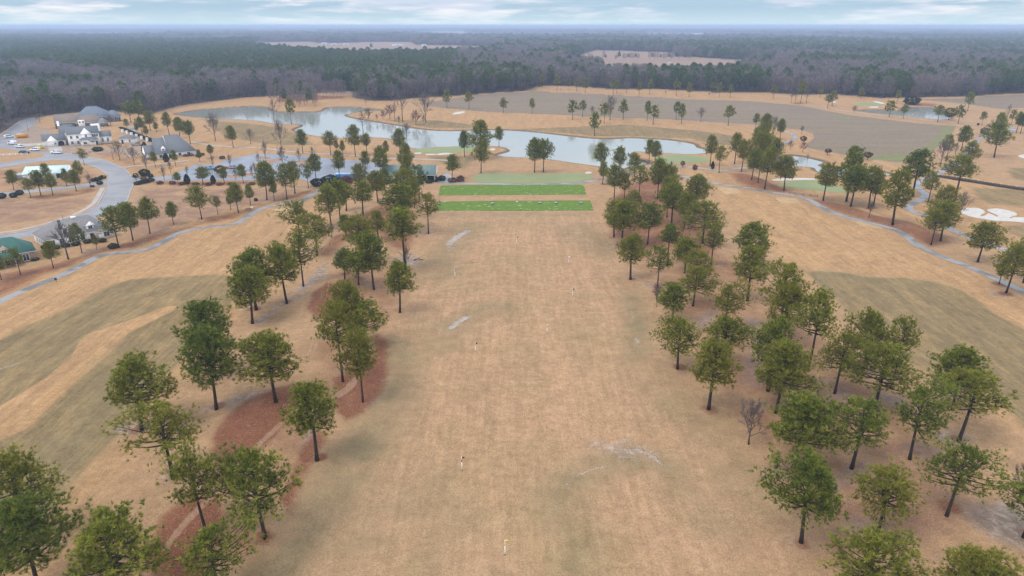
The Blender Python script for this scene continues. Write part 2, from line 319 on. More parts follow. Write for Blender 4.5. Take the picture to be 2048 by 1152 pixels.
# ------------------------------------------------------------------ ground: one sheet to the horizon
def build_ground():
    vs = []; v = 1330.0
    while v > 52.3:
        vs.append(v); v -= 1.1 if 195 < v < 420 else (2.2 if v > 80 else 1.0)
    rows = np.concatenate([[-160, -60, -10, 8], g0(np.full(len(vs), CU), np.array(vs))[1]])
    rows = rows[np.concatenate([[True, True, True, True], rows[4:] > 12])]
    rows = np.append(rows[rows < 24000], [26000.0])
    s = np.linspace(-1.12, 1.12, 900)
    dep = np.maximum(rows * cp + H * sp_, 60.0)
    X = dep[:, None] * s[None, :]; Y = np.repeat(rows[:, None], len(s), 1)
    n, m = X.shape; x, y = X.ravel(), Y.ravel(); z = height(x, y)
    A = {}
    def polys(name, lst, f, px=True, val=1.0):
        a = A.setdefault(name, np.zeros(len(x)))
        for p in lst:
            P = W_(p) if px else p
            np.maximum(a, val * sstep(-f, f, sdist(x, y, P, max(f * 1.5, 6))), out=a)
    def lines(name, lst, f):
        a = A.setdefault(name, np.zeros(len(x)))
        for p, w, val in lst: np.maximum(a, val * (1 - sstep(w * .5 - f, w * .5 + f, ldist(x, y, smooth_open(W_(p), 5), w + 2 * f))), out=a)
    u_, v_ = px_of(x, y)
    wood = (v_ < edge_v(u_)) & (y > 300)
    A['wod'] = wood.astype(float)
    for c in CLEAR_W: A['wod'] *= 1 - (sdist(x, y, c, 20) > 0)
    A['wod'] *= 1 - (sdist(x, y, FIELD2, 20) > 0)
    A['wod'] *= 1 - (farmland(x, y) & wood)
    A['tan'] = (wood & (A['wod'] < .5)).astype(float)
    polys('fld', [FIELD, FIELD2], 1.5, False)
    polys('gfl', [[(1912,252),(1900,275),(1870,300),(1835,322),(1790,322),(1770,318),(1830,303),(1870,275),(1885,253)], [(1700,312),(1800,322),(1840,318),(1800,305)], [(1668,233),(1700,231),(1702,237),(1680,238)]], 7)
    # golden rough either side of the range
    polys('org', [[(-200,640),(0,560),(140,505),(330,455),(470,420),(640,372),(700,368),(690,420),(640,470),(600,540),(520,610),(440,680),(330,800),(220,960),(120,1160),(-300,1160)],
                  [(1380,356),(1520,385),(1660,425),(1800,470),(1900,525),(2060,590),(2300,700),(2300,900),(2048,870),(1900,760),(1760,680),(1640,590),(1540,500),(1460,440),(1420,390)],
                  [(0,268),(60,245),(240,235),(330,222),(420,240),(560,250),(590,262),(700,276),(800,298),(760,330),(560,306),(400,315),(330,360),(240,335),(180,310),(0,300)],
                  [(700,215),(900,215),(1100,230),(1300,240),(1500,250),(1620,262),(1620,290),(1800,325),(1900,335),(2200,420),(2200,520),(1900,470),(1560,385),(1330,350),(1190,340),(1000,312),(840,312),(800,290),(700,235)],
                  [(320,222),(520,193),(700,192),(830,205),(760,222),(560,222),(400,216)], [(1070,176),(1300,181),(1540,188),(1840,198),(1920,215),(1900,238),(1700,225),(1600,208),(1400,197),(1180,186),(1070,182)]], 5)
    polys('ptc', [[(1432,375),(1470,376),(1487,386),(1450,388)], [(1550,397),(1591,397),(1603,410),(1564,411)], [(1700,440),(1745,447),(1770,458),(1720,455)], [(540,420),(580,414),(600,420),(560,428)]], .8)
    # mown fairways: olive-grey tan
    polys('frw', [[(-40,700),(0,682),(37,657),(87,637),(150,610),(190,586),(225,568),(262,559.5),(325,555),(425,553),(466,556),(476,585),(455,618),(420,655),(382,702),(350,738),(300,800),(240,868),(180,925),(140,972),(112,1014),(80,1060),(20,1110),(-200,1130)],
                  [(1617,549),(1630,543.5),(1648,542.5),(1691,547),(1748,554),(1811,555.5),(1861,563),(1923,580),(1961,605),(1998,630),(2048,656),(2400,820),(2700,960),(2700,1120),(2300,960),(2048,862),(1985,805),(1920,775),(1850,745),(1790,712),(1740,676),(1706,642),(1666,600),(1631,566)]], 3.0)
    polys('frw', [[(980,262),(1100,254),(1250,247),(1400,262),(1480,272),(1470,292),(1420,290),(1380,279),(1280,273),(1180,271),(1080,262)], [(400,236),(560,255),(600,270),(640,290),(560,290),(480,280),(430,262)], [(760,238),(880,240),(960,250),(940,258),(850,254)], [(1940,372),(2060,378),(2140,410),(2040,412),(1980,408),(1950,395)], [(1996,450),(2060,446),(2140,480),(2048,478),(2010,466)], [(2010,335),(2100,338),(2100,370),(2020,358)],[(845,310),(960,312),(930,340),(900,335)]], 5, val=.75)
    tongue = W_([(361,627),(340,626),(325,630),(300,640),(270,650),(217,666),(180,678),(162,695),(147,730),(98,771),(40,802),(-60,850),(-90,905),(0,886),(59,861),(118,810),(188,747),(235,708),(262,680),(312,655),(350,637)])
    A['frw'] *= 1 - sstep(-1, 1, sdist(x, y, tongue, 8)); np.maximum(A['org'], sstep(-1, 1, sdist(x, y, tongue, 8)), out=A['org'])
    # pine straw
    polys('mul', [[(415,895),(445,850),(490,815),(545,792),(605,780),(612,815),(585,862),(545,905),(505,945),(470,985),(430,965)], [(660,770),(690,745),(735,715),(775,720),(785,745),(765,790),(730,830),(690,850),(668,830)],
                  [(610,625),(625,598),(655,575),(675,585),(700,620),(690,650),(655,655),(625,648)], [(300,1180),(285,1120),(325,1050),(390,1005),(445,1005),(470,1050),(445,1100),(410,1180)], [(505,1085),(520,1066),(545,1066),(560,1080),(545,1095),(518,1096)],
                  [(735,680),(760,670),(785,690),(775,730),(745,720)], [(550,1010),(600,900),(640,860),(660,880),(610,960),(585,1040)], [(0,2000),(1,2000),(1,2001)]], 2.6, val=.92)
    polys('mul', [[(620,525),(650,490),(700,455),(745,425),(790,400),(830,385),(850,400),(835,430),(840,470),(820,510),(780,500),(740,480),(700,500),(660,530)], [(1205,440),(1215,400),(1250,370),(1300,352),(1345,362),(1400,400),(1440,440),(1455,490),(1425,530),(1380,520),(1330,500),(1290,520),(1250,512),(1225,480)],
                  [(1590,395),(1640,398),(1700,410),(1760,432),(1830,445),(1900,475),(1905,490),(1860,498),(1830,482),(1790,462),(1720,440),(1660,422),(1625,404)], [(1450,352),(1490,346),(1560,370),(1590,385),(1570,387),(1520,381),(1470,366)],
                  [(-80,600),(0,545),(90,530),(200,498),(300,470),(400,445),(500,415),(560,396),(640,372),(640,378),(610,392),(560,405),(505,420),(470,441),(400,452),(330,478),(270,498),(200,508),(150,530),(60,566),(-60,625)],
                  [(60,392),(150,385),(180,375),(205,378),(190,384),(120,398),(60,402)], [(195,352),(212,352),(205,362),(180,364)], [(290,362),(400,362),(520,362),(640,376),(600,372),(500,370),(400,372),(300,368)], [(1575,206),(1600,203),(1615,206),(1600,208.5)], [(560,190),(640,190),(690,191),(690,196),(560,205),(545,203)], [(1830,204),(1880,208),(1870,213),(1800,211)], [(730,250),(760,240),(780,258)],
                  [(405,438),(480,425),(500,418),(470,432),(400,448)], [(270,354),(310,351),(310,354.5),(275,356)]], 4.0, val=.72)
    rng = np.random.RandomState(5)
    for (tu, tv, *_r) in TREES_PX:                      # a ring of straw and thin soil under every pine near the range
        if tv < 300: continue
        p = g0(tu, tv); rr = rng.uniform(1.0, 2.1); ox, oy = rng.uniform(-1, 1.4), rng.uniform(-1, .8)
        k = np.abs(x - p[0]) < 12; k &= np.abs(y - p[1]) < 12
        if not k.any(): continue
        d = np.hypot(x[k] - p[0] - ox * .5, (y[k] - p[1] - oy * .5))
        A['mul'][k] = np.maximum(A['mul'][k], rng.uniform(.45, .82) * (1 - sstep(rr * .4, rr * 1.5, d)))
        g = A.setdefault('gry', np.zeros(len(x)))
        d2 = np.hypot((x[k] - p[0] - ox * 1.6) / 1.5, y[k] - p[1] - oy * 1.6 - .6)
        g[k] = np.maximum(g[k], rng.uniform(.3, .62) * (1 - sstep(1.0, 4.8, d2)))
    polys('gry', [[(1640,960),(1690,930),(1740,920),(1760,960),(1700,985),(1655,1000)], [(1640,1075),(1700,1025),(1750,1040),(1800,1050),(1790,1085),(1700,1075)], [(1900,1030),(1960,1010),(2060,1010),(2120,1060),(2100,1130),(2000,1110),(1940,1075)], [(1790,910),(1840,905),(1870,930),(1810,925)],
                  [(1480,640),(1560,660),(1580,720),(1530,790),(1470,770),(1490,700)], [(1370,655),(1400,630),(1440,620),(1440,650),(1400,670)], [(1600,760),(1680,770),(1720,800),(1700,830),(1620,820)], [(600,830),(640,810),(660,830),(630,900),(600,920)], [(390,830),(430,810),(500,795),(540,800),(520,812),(440,830)], [(780,520),(830,505),(850,525),(810,540)], [(505,648),(560,605),(610,590),(620,600),(560,622),(520,655)], [(580,585),(620,555),(655,530),(660,560),(610,590)], [(320,970),(350,940),(360,960),(335,985)], [(1730,780),(1800,800),(1850,840),(1800,830),(1740,810)]], 3.4, val=.85)
    polys('mul', [[(775,615),(800,598),(822,640),(840,690),(812,700),(790,650)]], 5, val=.5)
    polys('mul', [[(820,640),(780,700),(800,760),(760,820),(700,880),(640,960),(600,1060),(560,1160),(280,1160),(330,1040),(420,930),(470,840),(560,760),(640,640),(640,560),(700,500),(780,520),(830,560)], [(1240,500),(1330,640),(1370,760),(1440,860),(1520,980),(1600,1160),(2060,1160),(2000,1000),(1900,860),(1760,740),(1620,640),(1500,520),(1440,470),(1330,470)]], 9, val=.53)
    polys('mul', [[(-60,396),(100,398),(200,386),(192,408),(150,428),(0,462),(-60,470)], [(266,372),(420,372),(640,380),(560,398),(440,430),(330,468),(240,490),(228,430),(254,405)], [(180,310),(240,300),(300,330),(330,350),(270,352),(235,328)], [(60,330),(150,326),(200,345),(210,352),(120,372),(0,380),(-40,350)]], 6, val=.52)
    polys('gry', [[(-60,396),(100,398),(200,386),(192,408),(150,428),(0,462),(-60,470)], [(266,372),(420,372),(640,380),(560,398),(440,430),(330,468),(240,490),(228,430),(254,405)]], 6, val=.5)
    polys('gry', [[(1420,600),(1480,600),(1560,680),(1640,740),(1720,790),(1840,860),(1960,980),(2060,1080),(2060,1160),(1640,1160),(1600,1020),(1560,900),(1500,800),(1440,700)], [(380,860),(440,790),(520,760),(600,800),(640,880),(560,960),(420,960)]], 9, val=.44)
    polys('gry', [[(0,268),(60,245),(105,258),(130,290),(180,292),(240,300),(220,312),(150,309),(100,304),(40,296)], [(200,295),(280,290),(300,310),(250,318)]], 4, val=.7)
    polys('gry', [[(1165,885),(1250,870),(1335,905),(1345,940),(1260,925),(1180,912)], [(890,670),(930,635),(970,620),(965,640),(920,665)], [(885,500),(915,465),(950,455),(935,480),(900,505)]], 2.5, val=.5)
    lines('drk', [([(560,1130),(640,1030),(700,930),(745,870),(790,810),(800,760),(790,700)], 8, 1.0), ([(1110,1000),(1135,970),(1180,940),(1220,930),(1300,920),(1330,935)], 5, 1.0), ([(1105,985),(1112,1030),(1135,1075),(1155,1110),(1150,1152)], 5, .8), ([(1330,930),(1400,1000),(1440,1060)], 5, .6), ([(1260,590),(1272,640),(1276,690),(1270,720)], 5, 1.0), ([(1275,690),(1330,790),(1450,900),(1520,1000)], 8, .45),
                  ([(870,550),(900,500),(930,470),(940,455)], 12, .55), ([(880,690),(905,660),(950,638),(1000,620)], 9, .7), ([(1150,455),(1175,480),(1210,500)], 14, .5), ([(830,640),(860,700),(900,680)], 6, .4), ([(600,1152),(700,1060),(760,1000)], 14, .45), ([(800,990),(850,1060),(900,1150)], 16, .35), ([(1380,810),(1430,860),(1480,960)], 10, .4), ([(0,1020),(60,960),(160,880),(260,760)], 12, .55), ([(380,680),(300,690),(220,740)], 8, .4),
                  ([(1640,560),(1700,640),(1760,700)], 5, .5), ([(1617,549),(1700,556),(1800,560),(1870,568)], 5, .55)], 3.5)
    polys('drk', [[(890,425),(1180,424),(1180,432),(890,434)]], 1.5, val=.6)
    lines('wet', [([(1180,892),(1200,884),(1215,892),(1239,896),(1255,900),(1274,898)], .7, .95), ([(1182,897),(1196,900),(1215,897)], .8, .8), ([(1196,880),(1200,900)], .5, .8), ([(1215,880),(1220,898)], .4, .7), ([(1239,897),(1250,884),(1255,873)], .5, .85), ([(1257,872),(1260,898)], .45, .8), ([(1274,898),(1302,908),(1321,924)], .7, 1.0), ([(1290,900),(1312,906),(1324,916)], .4, .8), ([(1245,924),(1254,912),(1263,904)], .6, .85), ([(1263,906),(1275,918)], .4, .6), ([(1225,888),(1236,903)], .45, .7),
                  ([(1130,977),(1150,958),(1180,942),(1198,936)], .5, 1.0), ([(1190,938),(1218,931)], .8, .8), ([(903,660),(915,650),(935,638)], 1.6, 1.1), ([(935,638),(962,630)], .6, .6), ([(898,488),(912,474),(935,462)], 2.6, .95), ([(1150,455),(1160,460)], 1.6, .6), ([(1168,475),(1180,480)], 1.8, .7), ([(1264,622),(1268,650)], .8, .6), ([(1272,680),(1275,690)], .9, .9), ([(760,880),(780,860)], .8, .5), ([(780,745),(790,750)], .8, .7), ([(0,745),(40,735)], 1.2, .7), ([(290,590),(330,580)], 1.1, .8), ([(505,800),(540,800)], .9, .9), ([(1645,543),(1656,546)], 1.4, .9),
                  ([(940,402),(985,402)], 1.1, .8), ([(300,468),(345,450)], 1.2, .8), ([(270,463),(300,458)], 1.3, .8), ([(1690,235),(1705,236)], 2.0, .9), ([(1830,312),(1850,314)], 2.5, .6), ([(1860,331),(1880,330)], 2.5, .9), ([(1800,249),(1830,253)], 1.6, .6)], 0.8)
    lines('trk', [([(560,840),(590,800),(620,720),(640,640),(650,560)], .6, .7), ([(566,845),(598,802),(629,720),(650,640),(660,570)], .6, .7), ([(334,1114),(385,1053),(435,1002),(480,950),(525,902),(560,868),(594,832)], 1.1, .85), ([(675,800),(700,780),(712,760),(725,750)], 1.5, .95), ([(810,700),(780,760),(770,800)], .5, .6), ([(1245,930),(1290,935),(1308,950),(1295,965),(1255,970)], .3, .5), ([(1090,640),(1080,720),(1060,800)], 3, .4), ([(700,470),(640,520),(620,555)], 1.5, .5)], .35)
    A.setdefault('trk', np.zeros(len(x)))
    A['bnk'] = np.zeros(len(x))
    for P in WATER: d = sdist(x, y, P, 12); np.maximum(A['bnk'], sstep(-3.2, -1.6, d) , out=A['bnk'])
    # the range itself, kept shorter and pinker than the rough
    polys('rng', [[(868,425),(1190,424),(1225,500),(1260,580),(1330,740),(1430,880),(1560,1060),(1640,1200),(480,1200),(640,1000),(760,820),(800,700),(815,600),(850,500)]], 6)
    quads = (np.arange((n - 1) * m).reshape(n - 1, m)[:, :-1]).ravel()
    F = np.stack([quads, quads + 1, quads + m + 1, quads + m], 1)
    me = npmesh('ground', np.stack([x, y, z], 1), F, smooth=True)
    for k, a in A.items():
        at_ = me.attributes.new(k, 'FLOAT', 'POINT'); at_.data.foreach_set('value', a.astype(np.float32))
    o = link(bpy.data.objects.new('ground', me)); tag(o, 'dormant tan grass of the golf course and its mulch beds', 'ground', kind='structure')
    me.materials.append(ground_material()); return o

def ground_material():
    m, nt, b = mat('dormant_turf'); b.inputs['Roughness'].default_value = .95; b.inputs['Specular IOR Level'].default_value = .12
    def attr(n): a = nt.nodes.new('ShaderNodeAttribute'); a.attribute_name = n; return a.outputs['Fac']
    nL = noise_node(nt, .022, 4).outputs['Fac']; nM = noise_node(nt, .13, 6, .65).outputs['Fac']; nS = noise_node(nt, .9, 6, .7).outputs['Fac']; nF = noise_node(nt, 5.0, 4, .7).outputs['Fac']
    stripe = noise_node(nt, 1.0, 3, .55, stretch=(.24, .006, 1)).outputs['Fac']; sweep = noise_node(nt, 1.0, 4, .6, stretch=(.30, .035, 1, .9)).outputs['Fac']; sweep2 = noise_node(nt, 1.0, 4, .6, stretch=(.30, .035, 1, -.75)).outputs['Fac']
    fine1 = noise_node(nt, 1.0, 5, .7, stretch=(1.5, .16, 1, .9)).outputs['Fac']; fine2 = noise_node(nt, 1.0, 5, .7, stretch=(1.5, .16, 1, -.75)).outputs['Fac']; fine0 = noise_node(nt, 1.0, 5, .7, stretch=(1.1, .10, 1)).outputs['Fac']; cross_ = noise_node(nt, 1.0, 4, .65, stretch=(.07, .9, 1)).outputs['Fac']
    edge = math_(nt, 'ADD', math_(nt, 'MULTIPLY', nS, .5), math_(nt, 'MULTIPLY', nM, .5))
    def ragged(name, amp=.8, lo=.35, hi=.65):
        return mrange(nt, math_(nt, 'ADD', attr(name), math_(nt, 'MULTIPLY', math_(nt, 'SUBTRACT', edge, .5), amp)), lo, hi)
    c = mixc(nt, mrange(nt, nM, .3, .7), (0.348, 0.213, 0.114), (0.291, 0.182, 0.097))
    rg = mixc(nt, mrange(nt, stripe,   .22, .78), (0.361, 0.220, 0.128), (0.300, 0.188, 0.106))
    rg = mixc(nt, mrange(nt, nM, .42, .75, 0, .6), rg, (.280, .188, .098))
    rg = mixc(nt, mrange(nt, nL, .44, .66, 0, .5), rg, (0.248, 0.178, 0.087))
    rg = mixc(nt, 1.0, rg, mixc(nt, mrange(nt, fine0, .3, .7), (.90, .89, .87), (1.09, 1.08, 1.07)), 'MULTIPLY'); rg = mixc(nt, 1.0, rg, mixc(nt, mrange(nt, cross_, .3, .7), (.985, .985, .98), (1.015, 1.015, 1.015)), 'MULTIPLY')
    c = mixc(nt, attr('rng'), c, rg)
    og = mixc(nt, mrange(nt, sweep, .35, .65), (0.370, 0.225, 0.110), (0.309, 0.188, 0.095)); og = mixc(nt, mrange(nt, nM, .5, .8, 0, .5), og, (0.313, 0.174, 0.084))
    og = mixc(nt, 1.0, og, mixc(nt, mrange(nt, fine1, .3, .7), (.86, .84, .82), (1.08, 1.08, 1.07)), 'MULTIPLY')
    c = mixc(nt, attr('org'), c, og)
    c = mixc(nt, math_(nt, 'MULTIPLY', ragged('ptc', .4), .6), c, (.43, .31, .17))
    fw = mixc(nt, mrange(nt, sweep2, .35, .65), (0.261, 0.182, 0.087), (0.196, 0.142, 0.072)); fw = mixc(nt, mrange(nt, nM, .45, .75, 0, .7), fw, (0.174, 0.130, 0.072)); fw = mixc(nt, mrange(nt, nL, .5, .7, 0, .5), fw, (0.296, 0.194, 0.091))
    fw = mixc(nt, 1.0, fw, mixc(nt, mrange(nt, fine2, .3, .7), (.70, .70, .70), (1.06, 1.04, 1.02)), 'MULTIPLY')
    c = mixc(nt, ragged('frw', .7, .30, .70), c, fw)
    rows = noise_node(nt, 1.0, 4, .6, stretch=(.012, .42, 1, .05)).outputs['Fac']
    fd = mixc(nt, mrange(nt, rows, .35, .65), (0.205, 0.155, 0.107), (0.162, 0.125, 0.091)); fd = mixc(nt, mrange(nt, nL, .45, .7, 0, .6), fd, (0.180, 0.142, 0.079))
    c = mixc(nt, ragged('fld', .3), c, fd)
    c = mixc(nt, mrange(nt, math_(nt, 'ADD', attr('gfl'), math_(nt, 'MULTIPLY', math_(nt, 'SUBTRACT', rows, .5), .9)), .35, .9, 0, .75), c, (0.150, 0.169, 0.056))
    c = mixc(nt, math_(nt, 'MULTIPLY', attr('drk'), mrange(nt, edge, .35, .62, .25, .95)), c, (0.183, 0.144, 0.076))
    gr = mixc(nt, mrange(nt, nS, .4, .65), (.195, .148, .118), (.30, .245, .205))
    gm = mrange(nt, math_(nt, 'ADD', attr('gry'), math_(nt, 'MULTIPLY', math_(nt, 'SUBTRACT', edge, .5), 1.5)), .3, .8, 0, .85)
    c = mixc(nt, gm, c, gr)
    ml = mixc(nt, mrange(nt, nS, .35, .65), (.190, .070, .036), (.125, .045, .026)); ml = mixc(nt, mrange(nt, nF, .52, .72, 0, .85), ml, (.34, .175, .10)); ml = mixc(nt, mrange(nt, nM, .5, .75, 0, .5), ml, (.25, .12, .062))
    c = mixc(nt, mrange(nt, math_(nt, 'ADD', attr('mul'), math_(nt, 'MULTIPLY', math_(nt, 'SUBTRACT', edge, .5), 1.3)), .3, .85, 0, .92), c, ml)
    # thin scatter of straw drifting off the beds
    c = mixc(nt, math_(nt, 'MULTIPLY', math_(nt, 'MULTIPLY', mrange(nt, nF, .56, .7), mrange(nt, nM, .5, .72)), .45), c, (.24, .115, .06))
    c = mixc(nt, math_(nt, 'MULTIPLY', ragged('trk', 2.2, .45, .8), .40), c, (.40, .27, .175))
    wt = mrange(nt, math_(nt, 'ADD', attr('wet'), math_(nt, 'MULTIPLY', math_(nt, 'SUBTRACT', math_(nt, 'ADD', math_(nt, 'MULTIPLY', nS, .5), math_(nt, 'MULTIPLY', nF, .5)), .5), 2.4)), .42, 1.15, 0, .78)
    c = mixc(nt, wt, c, (.33, .315, .305))
    c = mixc(nt, math_(nt, 'MULTIPLY', attr('bnk'), mrange(nt, edge, .3, .6, .45, 1.0)), c, (.105, .072, .045))
    c = mixc(nt, attr('tan'), c, mixc(nt, mrange(nt, rows, .3, .7), (0.272, 0.180, 0.127), (0.204, 0.140, 0.099)))
    c = mixc(nt, attr('wod'), c, mixc(nt, mrange(nt, nM, .3, .7), (.12, .092, .075), (.075, .062, .05)))
    nP = noise_node(nt, .32, 5, .7).outputs['Fac']; c = mixc(nt, 1.0, c, mixc(nt, mrange(nt, nP, .3, .7), (.90, .89, .88), (1.08, 1.08, 1.08)), 'MULTIPLY')
    # blade-scale speckle
    c = mixc(nt, 1.0, c, mixc(nt, mrange(nt, nF, .3, .7), (.74, .74, .74), (1.20, 1.20, 1.20)), 'MULTIPLY')
    c = mixc(nt, 1.0, c, mixc(nt, mrange(nt, nS, .3, .7), (.86, .86, .86), (1.10, 1.10, 1.10)), 'MULTIPLY')
    nt.links.new(c, b.inputs['Base Color'])
    bp = nt.nodes.new('ShaderNodeBump'); bp.inputs['Strength'].default_value = .35; bp.inputs['Distance'].default_value = .25
    nt.links.new(math_(nt, 'ADD', nS, math_(nt, 'MULTIPLY', nF, .35)), bp.inputs['Height']); nt.links.new(bp.outputs[0], b.inputs['Normal'])
    return m

# ------------------------------------------------------------------ sheets lying on the ground
def sheet(name, P, z, m, label, cat, kind='structure', thick=0.0):
    pts = [Vector((x, y, 0)) for x, y in P]; tris = tessellate_polygon([pts])
    V = [(x, y, z) for x, y in P]; F = []
    for t in tris:
        a, b_, c = (P[i] for i in t)
        F.append(list(t) if (b_[0] - a[0]) * (c[1] - a[1]) - (b_[1] - a[1]) * (c[0] - a[0]) > 0 else list(reversed(t)))
    o = link(bpy.data.objects.new(name, npmesh(name, V, F, m))); return tag(o, label, cat, kind=kind)
def ribbon(name, C, w, z, m, label, cat, wob=0.0, kind='structure', top=None):
    C = np.asarray(C); d = np.gradient(C, axis=0); d /= np.maximum(np.linalg.norm(d, axis=1, keepdims=True), 1e-6); nrm = np.stack([-d[:, 1], d[:, 0]], 1)
    k = w * .5; l, r = C + nrm * k, C - nrm * k; n = len(C)
    V = [(x, y, z) for x, y in l] + [(x, y, z) for x, y in r]; F = [[n + i, n + i + 1, i + 1, i] for i in range(n - 1)]
    if top:
        V += [(x, y, top) for x, y in l] + [(x, y, top) for x, y in r]
        F = [[3 * n + i, 3 * n + i + 1, 2 * n + i + 1, 2 * n + i] for i in range(n - 1)] + [[i, i + 1, 2 * n + i + 1, 2 * n + i][::-1] for i in range(n - 1)] + [[n + i, n + i + 1, 3 * n + i + 1, 3 * n + i] for i in range(n - 1)]
    o = link(bpy.data.objects.new(name, npmesh(name, V, F, m))); return tag(o, label, cat, kind=kind)
def offset_closed(P, d):
    P = np.asarray(P); A_ = .5 * np.sum(P[:, 0] * np.roll(P[:, 1], -1) - np.roll(P[:, 0], -1) * P[:, 1]); sg = 1 if A_ > 0 else -1
    t = np.roll(P, -1, 0) - np.roll(P, 1, 0); t /= np.maximum(np.linalg.norm(t, axis=1, keepdims=True), 1e-6)
    return P + np.stack([t[:, 1], -t[:, 0]], 1) * sg * d
def build_sheets():
    M_asph = simple('pale_wet_asphalt', (.205, .195, .197), (.15, .145, .15), .10, .45, .4, detail=7, lo=.40, hi=.62); M_conc = simple('concrete_path', (.235, .225, .22), (.105, .102, .096), .14, .5, .35, detail=7, lo=.44, hi=.60)
    M_light = simple('concrete_light', (.36, .32, .29), (.28, .25, .225), .3); M_park = simple('dark_wet_asphalt', (.185, .195, .225), (.115, .122, .15), .09, .35, .45)
    M_kerb = simple('kerb_concrete', (.36, .335, .32), (.28, .26, .25), .5)
    sheet('road', smooth_closed(ROAD_W, 4), .02, M_asph, 'pale grey asphalt road curving past the white house', 'road')
    sheet('side_road', smooth_closed(DRIVE_W, 3), .016, M_asph, 'narrow grey lane behind the row of round shrubs', 'road')
    sheet('driveway_path', smooth_closed(DRIVEWAY, 3), .028, M_light, 'pale concrete driveway in front of the white house', 'driveway')
    sheet('parking_lot_pavement', smooth_closed(PARK_W, 3), .018, M_park, 'dark wet parking lot with planted islands', 'parking lot')
    isl = simple('island_turf', (.30, .17, .09), (.23, .12, .07), .4)
    for P in ISLES:
        Q = smooth_closed(P, 4); sheet('parking_island_ground', Q, .10, isl, 'tan planted island in the parking lot', 'island')
        ribbon('parking_kerb', np.vstack([Q, Q[:2]]), .3, .0, M_kerb, 'pale kerb round a parking lot island', 'kerb', top=.13)
    # road kerbs and the sidewalk on the near road
    for pts in ([(0,470),(42,464),(100,449),(155,432),(190,414),(203,396),(213,377)], [(268,367),(262,380),(251,405),(225,417)], [(0,336),(37,330),(75,324),(112,320),(150,322.5),(180,330),(200,339),(216,350)], [(122,306.5),(150,309),(175,314),(207,320),(232,330),(252,340),(263,353.5)], [(29,279),(35,270),(50,260),(74,246)], [(0,270),(15,260),(40,242)]):
        ribbon('road_kerb', smooth_open(W_(pts), 6), .45, .0, M_kerb, 'pale concrete kerb along the curving road', 'kerb', top=.14)
    ribbon('sidewalk', smooth_open(W_([(-60,480),(0,465),(42,459),(100,444),(150,428),(183,410),(195,394),(206,375)]), 6), 1.7, .03, M_light, 'pale sidewalk beside the near bend of the road', 'sidewalk')
    nm = ['grey cart path below the two cottages on the left rough', 'grey path behind the range tees', 'wet concrete cart path along the right fairway', 'winding cart path beside the dark timber bridge', 'short pale path at the end of the grey field', 'faint pale path behind the parking lot', 'pale footpath from the road to the grey-roofed house', 'short path behind the clipped hedge', 'wide path by the trash bin', 'pale track beside the far pond']
    for i, (C, w) in enumerate(PATH_W): ribbon('cart_path', C, w, .03 + .004 * i, M_conc if i not in (5, 9, 6) else M_light, nm[i], 'path')
    sheet('forecourt_path', smooth_closed(FORE_W, 4), .026, M_conc, 'grey paved forecourt at the porch of the range building', 'path')
    # tees with rows of sand-filled divots
    m, nt, b = mat('tee_turf'); n = noise_node(nt, .5, 5); c = mixc(nt, mrange(nt, n.outputs['Fac'], .3, .7), (.060, .118, .008), (.100, .155, .012))
    dv = noise_node(nt, 1.0, 3, .6, stretch=(.55, 1.1, 1)); band = noise_node(nt, 1.0, 2, .5, stretch=(.06, .42, 1))
    c = mixc(nt, math_(nt, 'MULTIPLY', mrange(nt, dv.outputs['Fac'], .60, .66), mrange(nt, band.outputs['Fac'], .44, .56)), c, (.42, .42, .22)); nt.links.new(c, b.inputs['Base Color'])
    sheet('upper_tee_ground', TEES[0], .05, m, 'bright green upper practice tee with rows of pale divots', 'tee')
    sheet('lower_tee_ground', TEES[1], .05, m, 'bright green lower practice tee facing down the range', 'tee')
    M_green = simple('green_turf', (.20, .215, .095), (.165, .195, .085), .10)
    gl = ['large practice green behind the tees', 'pale green beyond the parking lot beside the long pond', 'green on the point by the timber bulkhead', 'green behind the mulch bank and rail fence', 'far green beside the small pond']
    for P, l in zip(GREENS, gl): sheet('putting_green_ground', smooth_closed(P, 5), .035, M_green, l, 'green')
    M_sand = simple('bunker_sand', (.48, .445, .40), (.38, .35, .315), .5)
    for i, P in enumerate(SANDS): sheet('sand_bunker_ground', smooth_closed(P, 5), .045, M_sand, ('three-lobed white sand bunker under the bare tree' if i == 0 else 'small pale sand bunker'), 'bunker')
    # water
    m, nt, b = mat('pond_water'); b.inputs['Base Color'].default_value = (.235, .245, .215, 1); b.inputs['Roughness'].default_value = .06; b.inputs['IOR'].default_value = 1.33; b.inputs['Specular IOR Level'].default_value = .5
    n = noise_node(nt, .35, 3, stretch=(1, .6, 1)); n2 = noise_node(nt, 1.4, 3); bp = nt.nodes.new('ShaderNodeBump'); bp.inputs['Strength'].default_value = .10; bp.inputs['Distance'].default_value = .25
    nt.links.new(math_(nt, 'ADD', n.outputs['Fac'], math_(nt, 'MULTIPLY', n2.outputs['Fac'], .3)), bp.inputs['Height']); nt.links.new(bp.outputs[0], b.inputs['Normal'])
    for P, l in zip(WATER, ('long winding pond with dark rim across the course', 'narrow pond below the grey field', 'small far pond reflecting the woods')):
        sheet('pond_water', offset_closed(P, 1.2), -.40, m, l, 'pond')
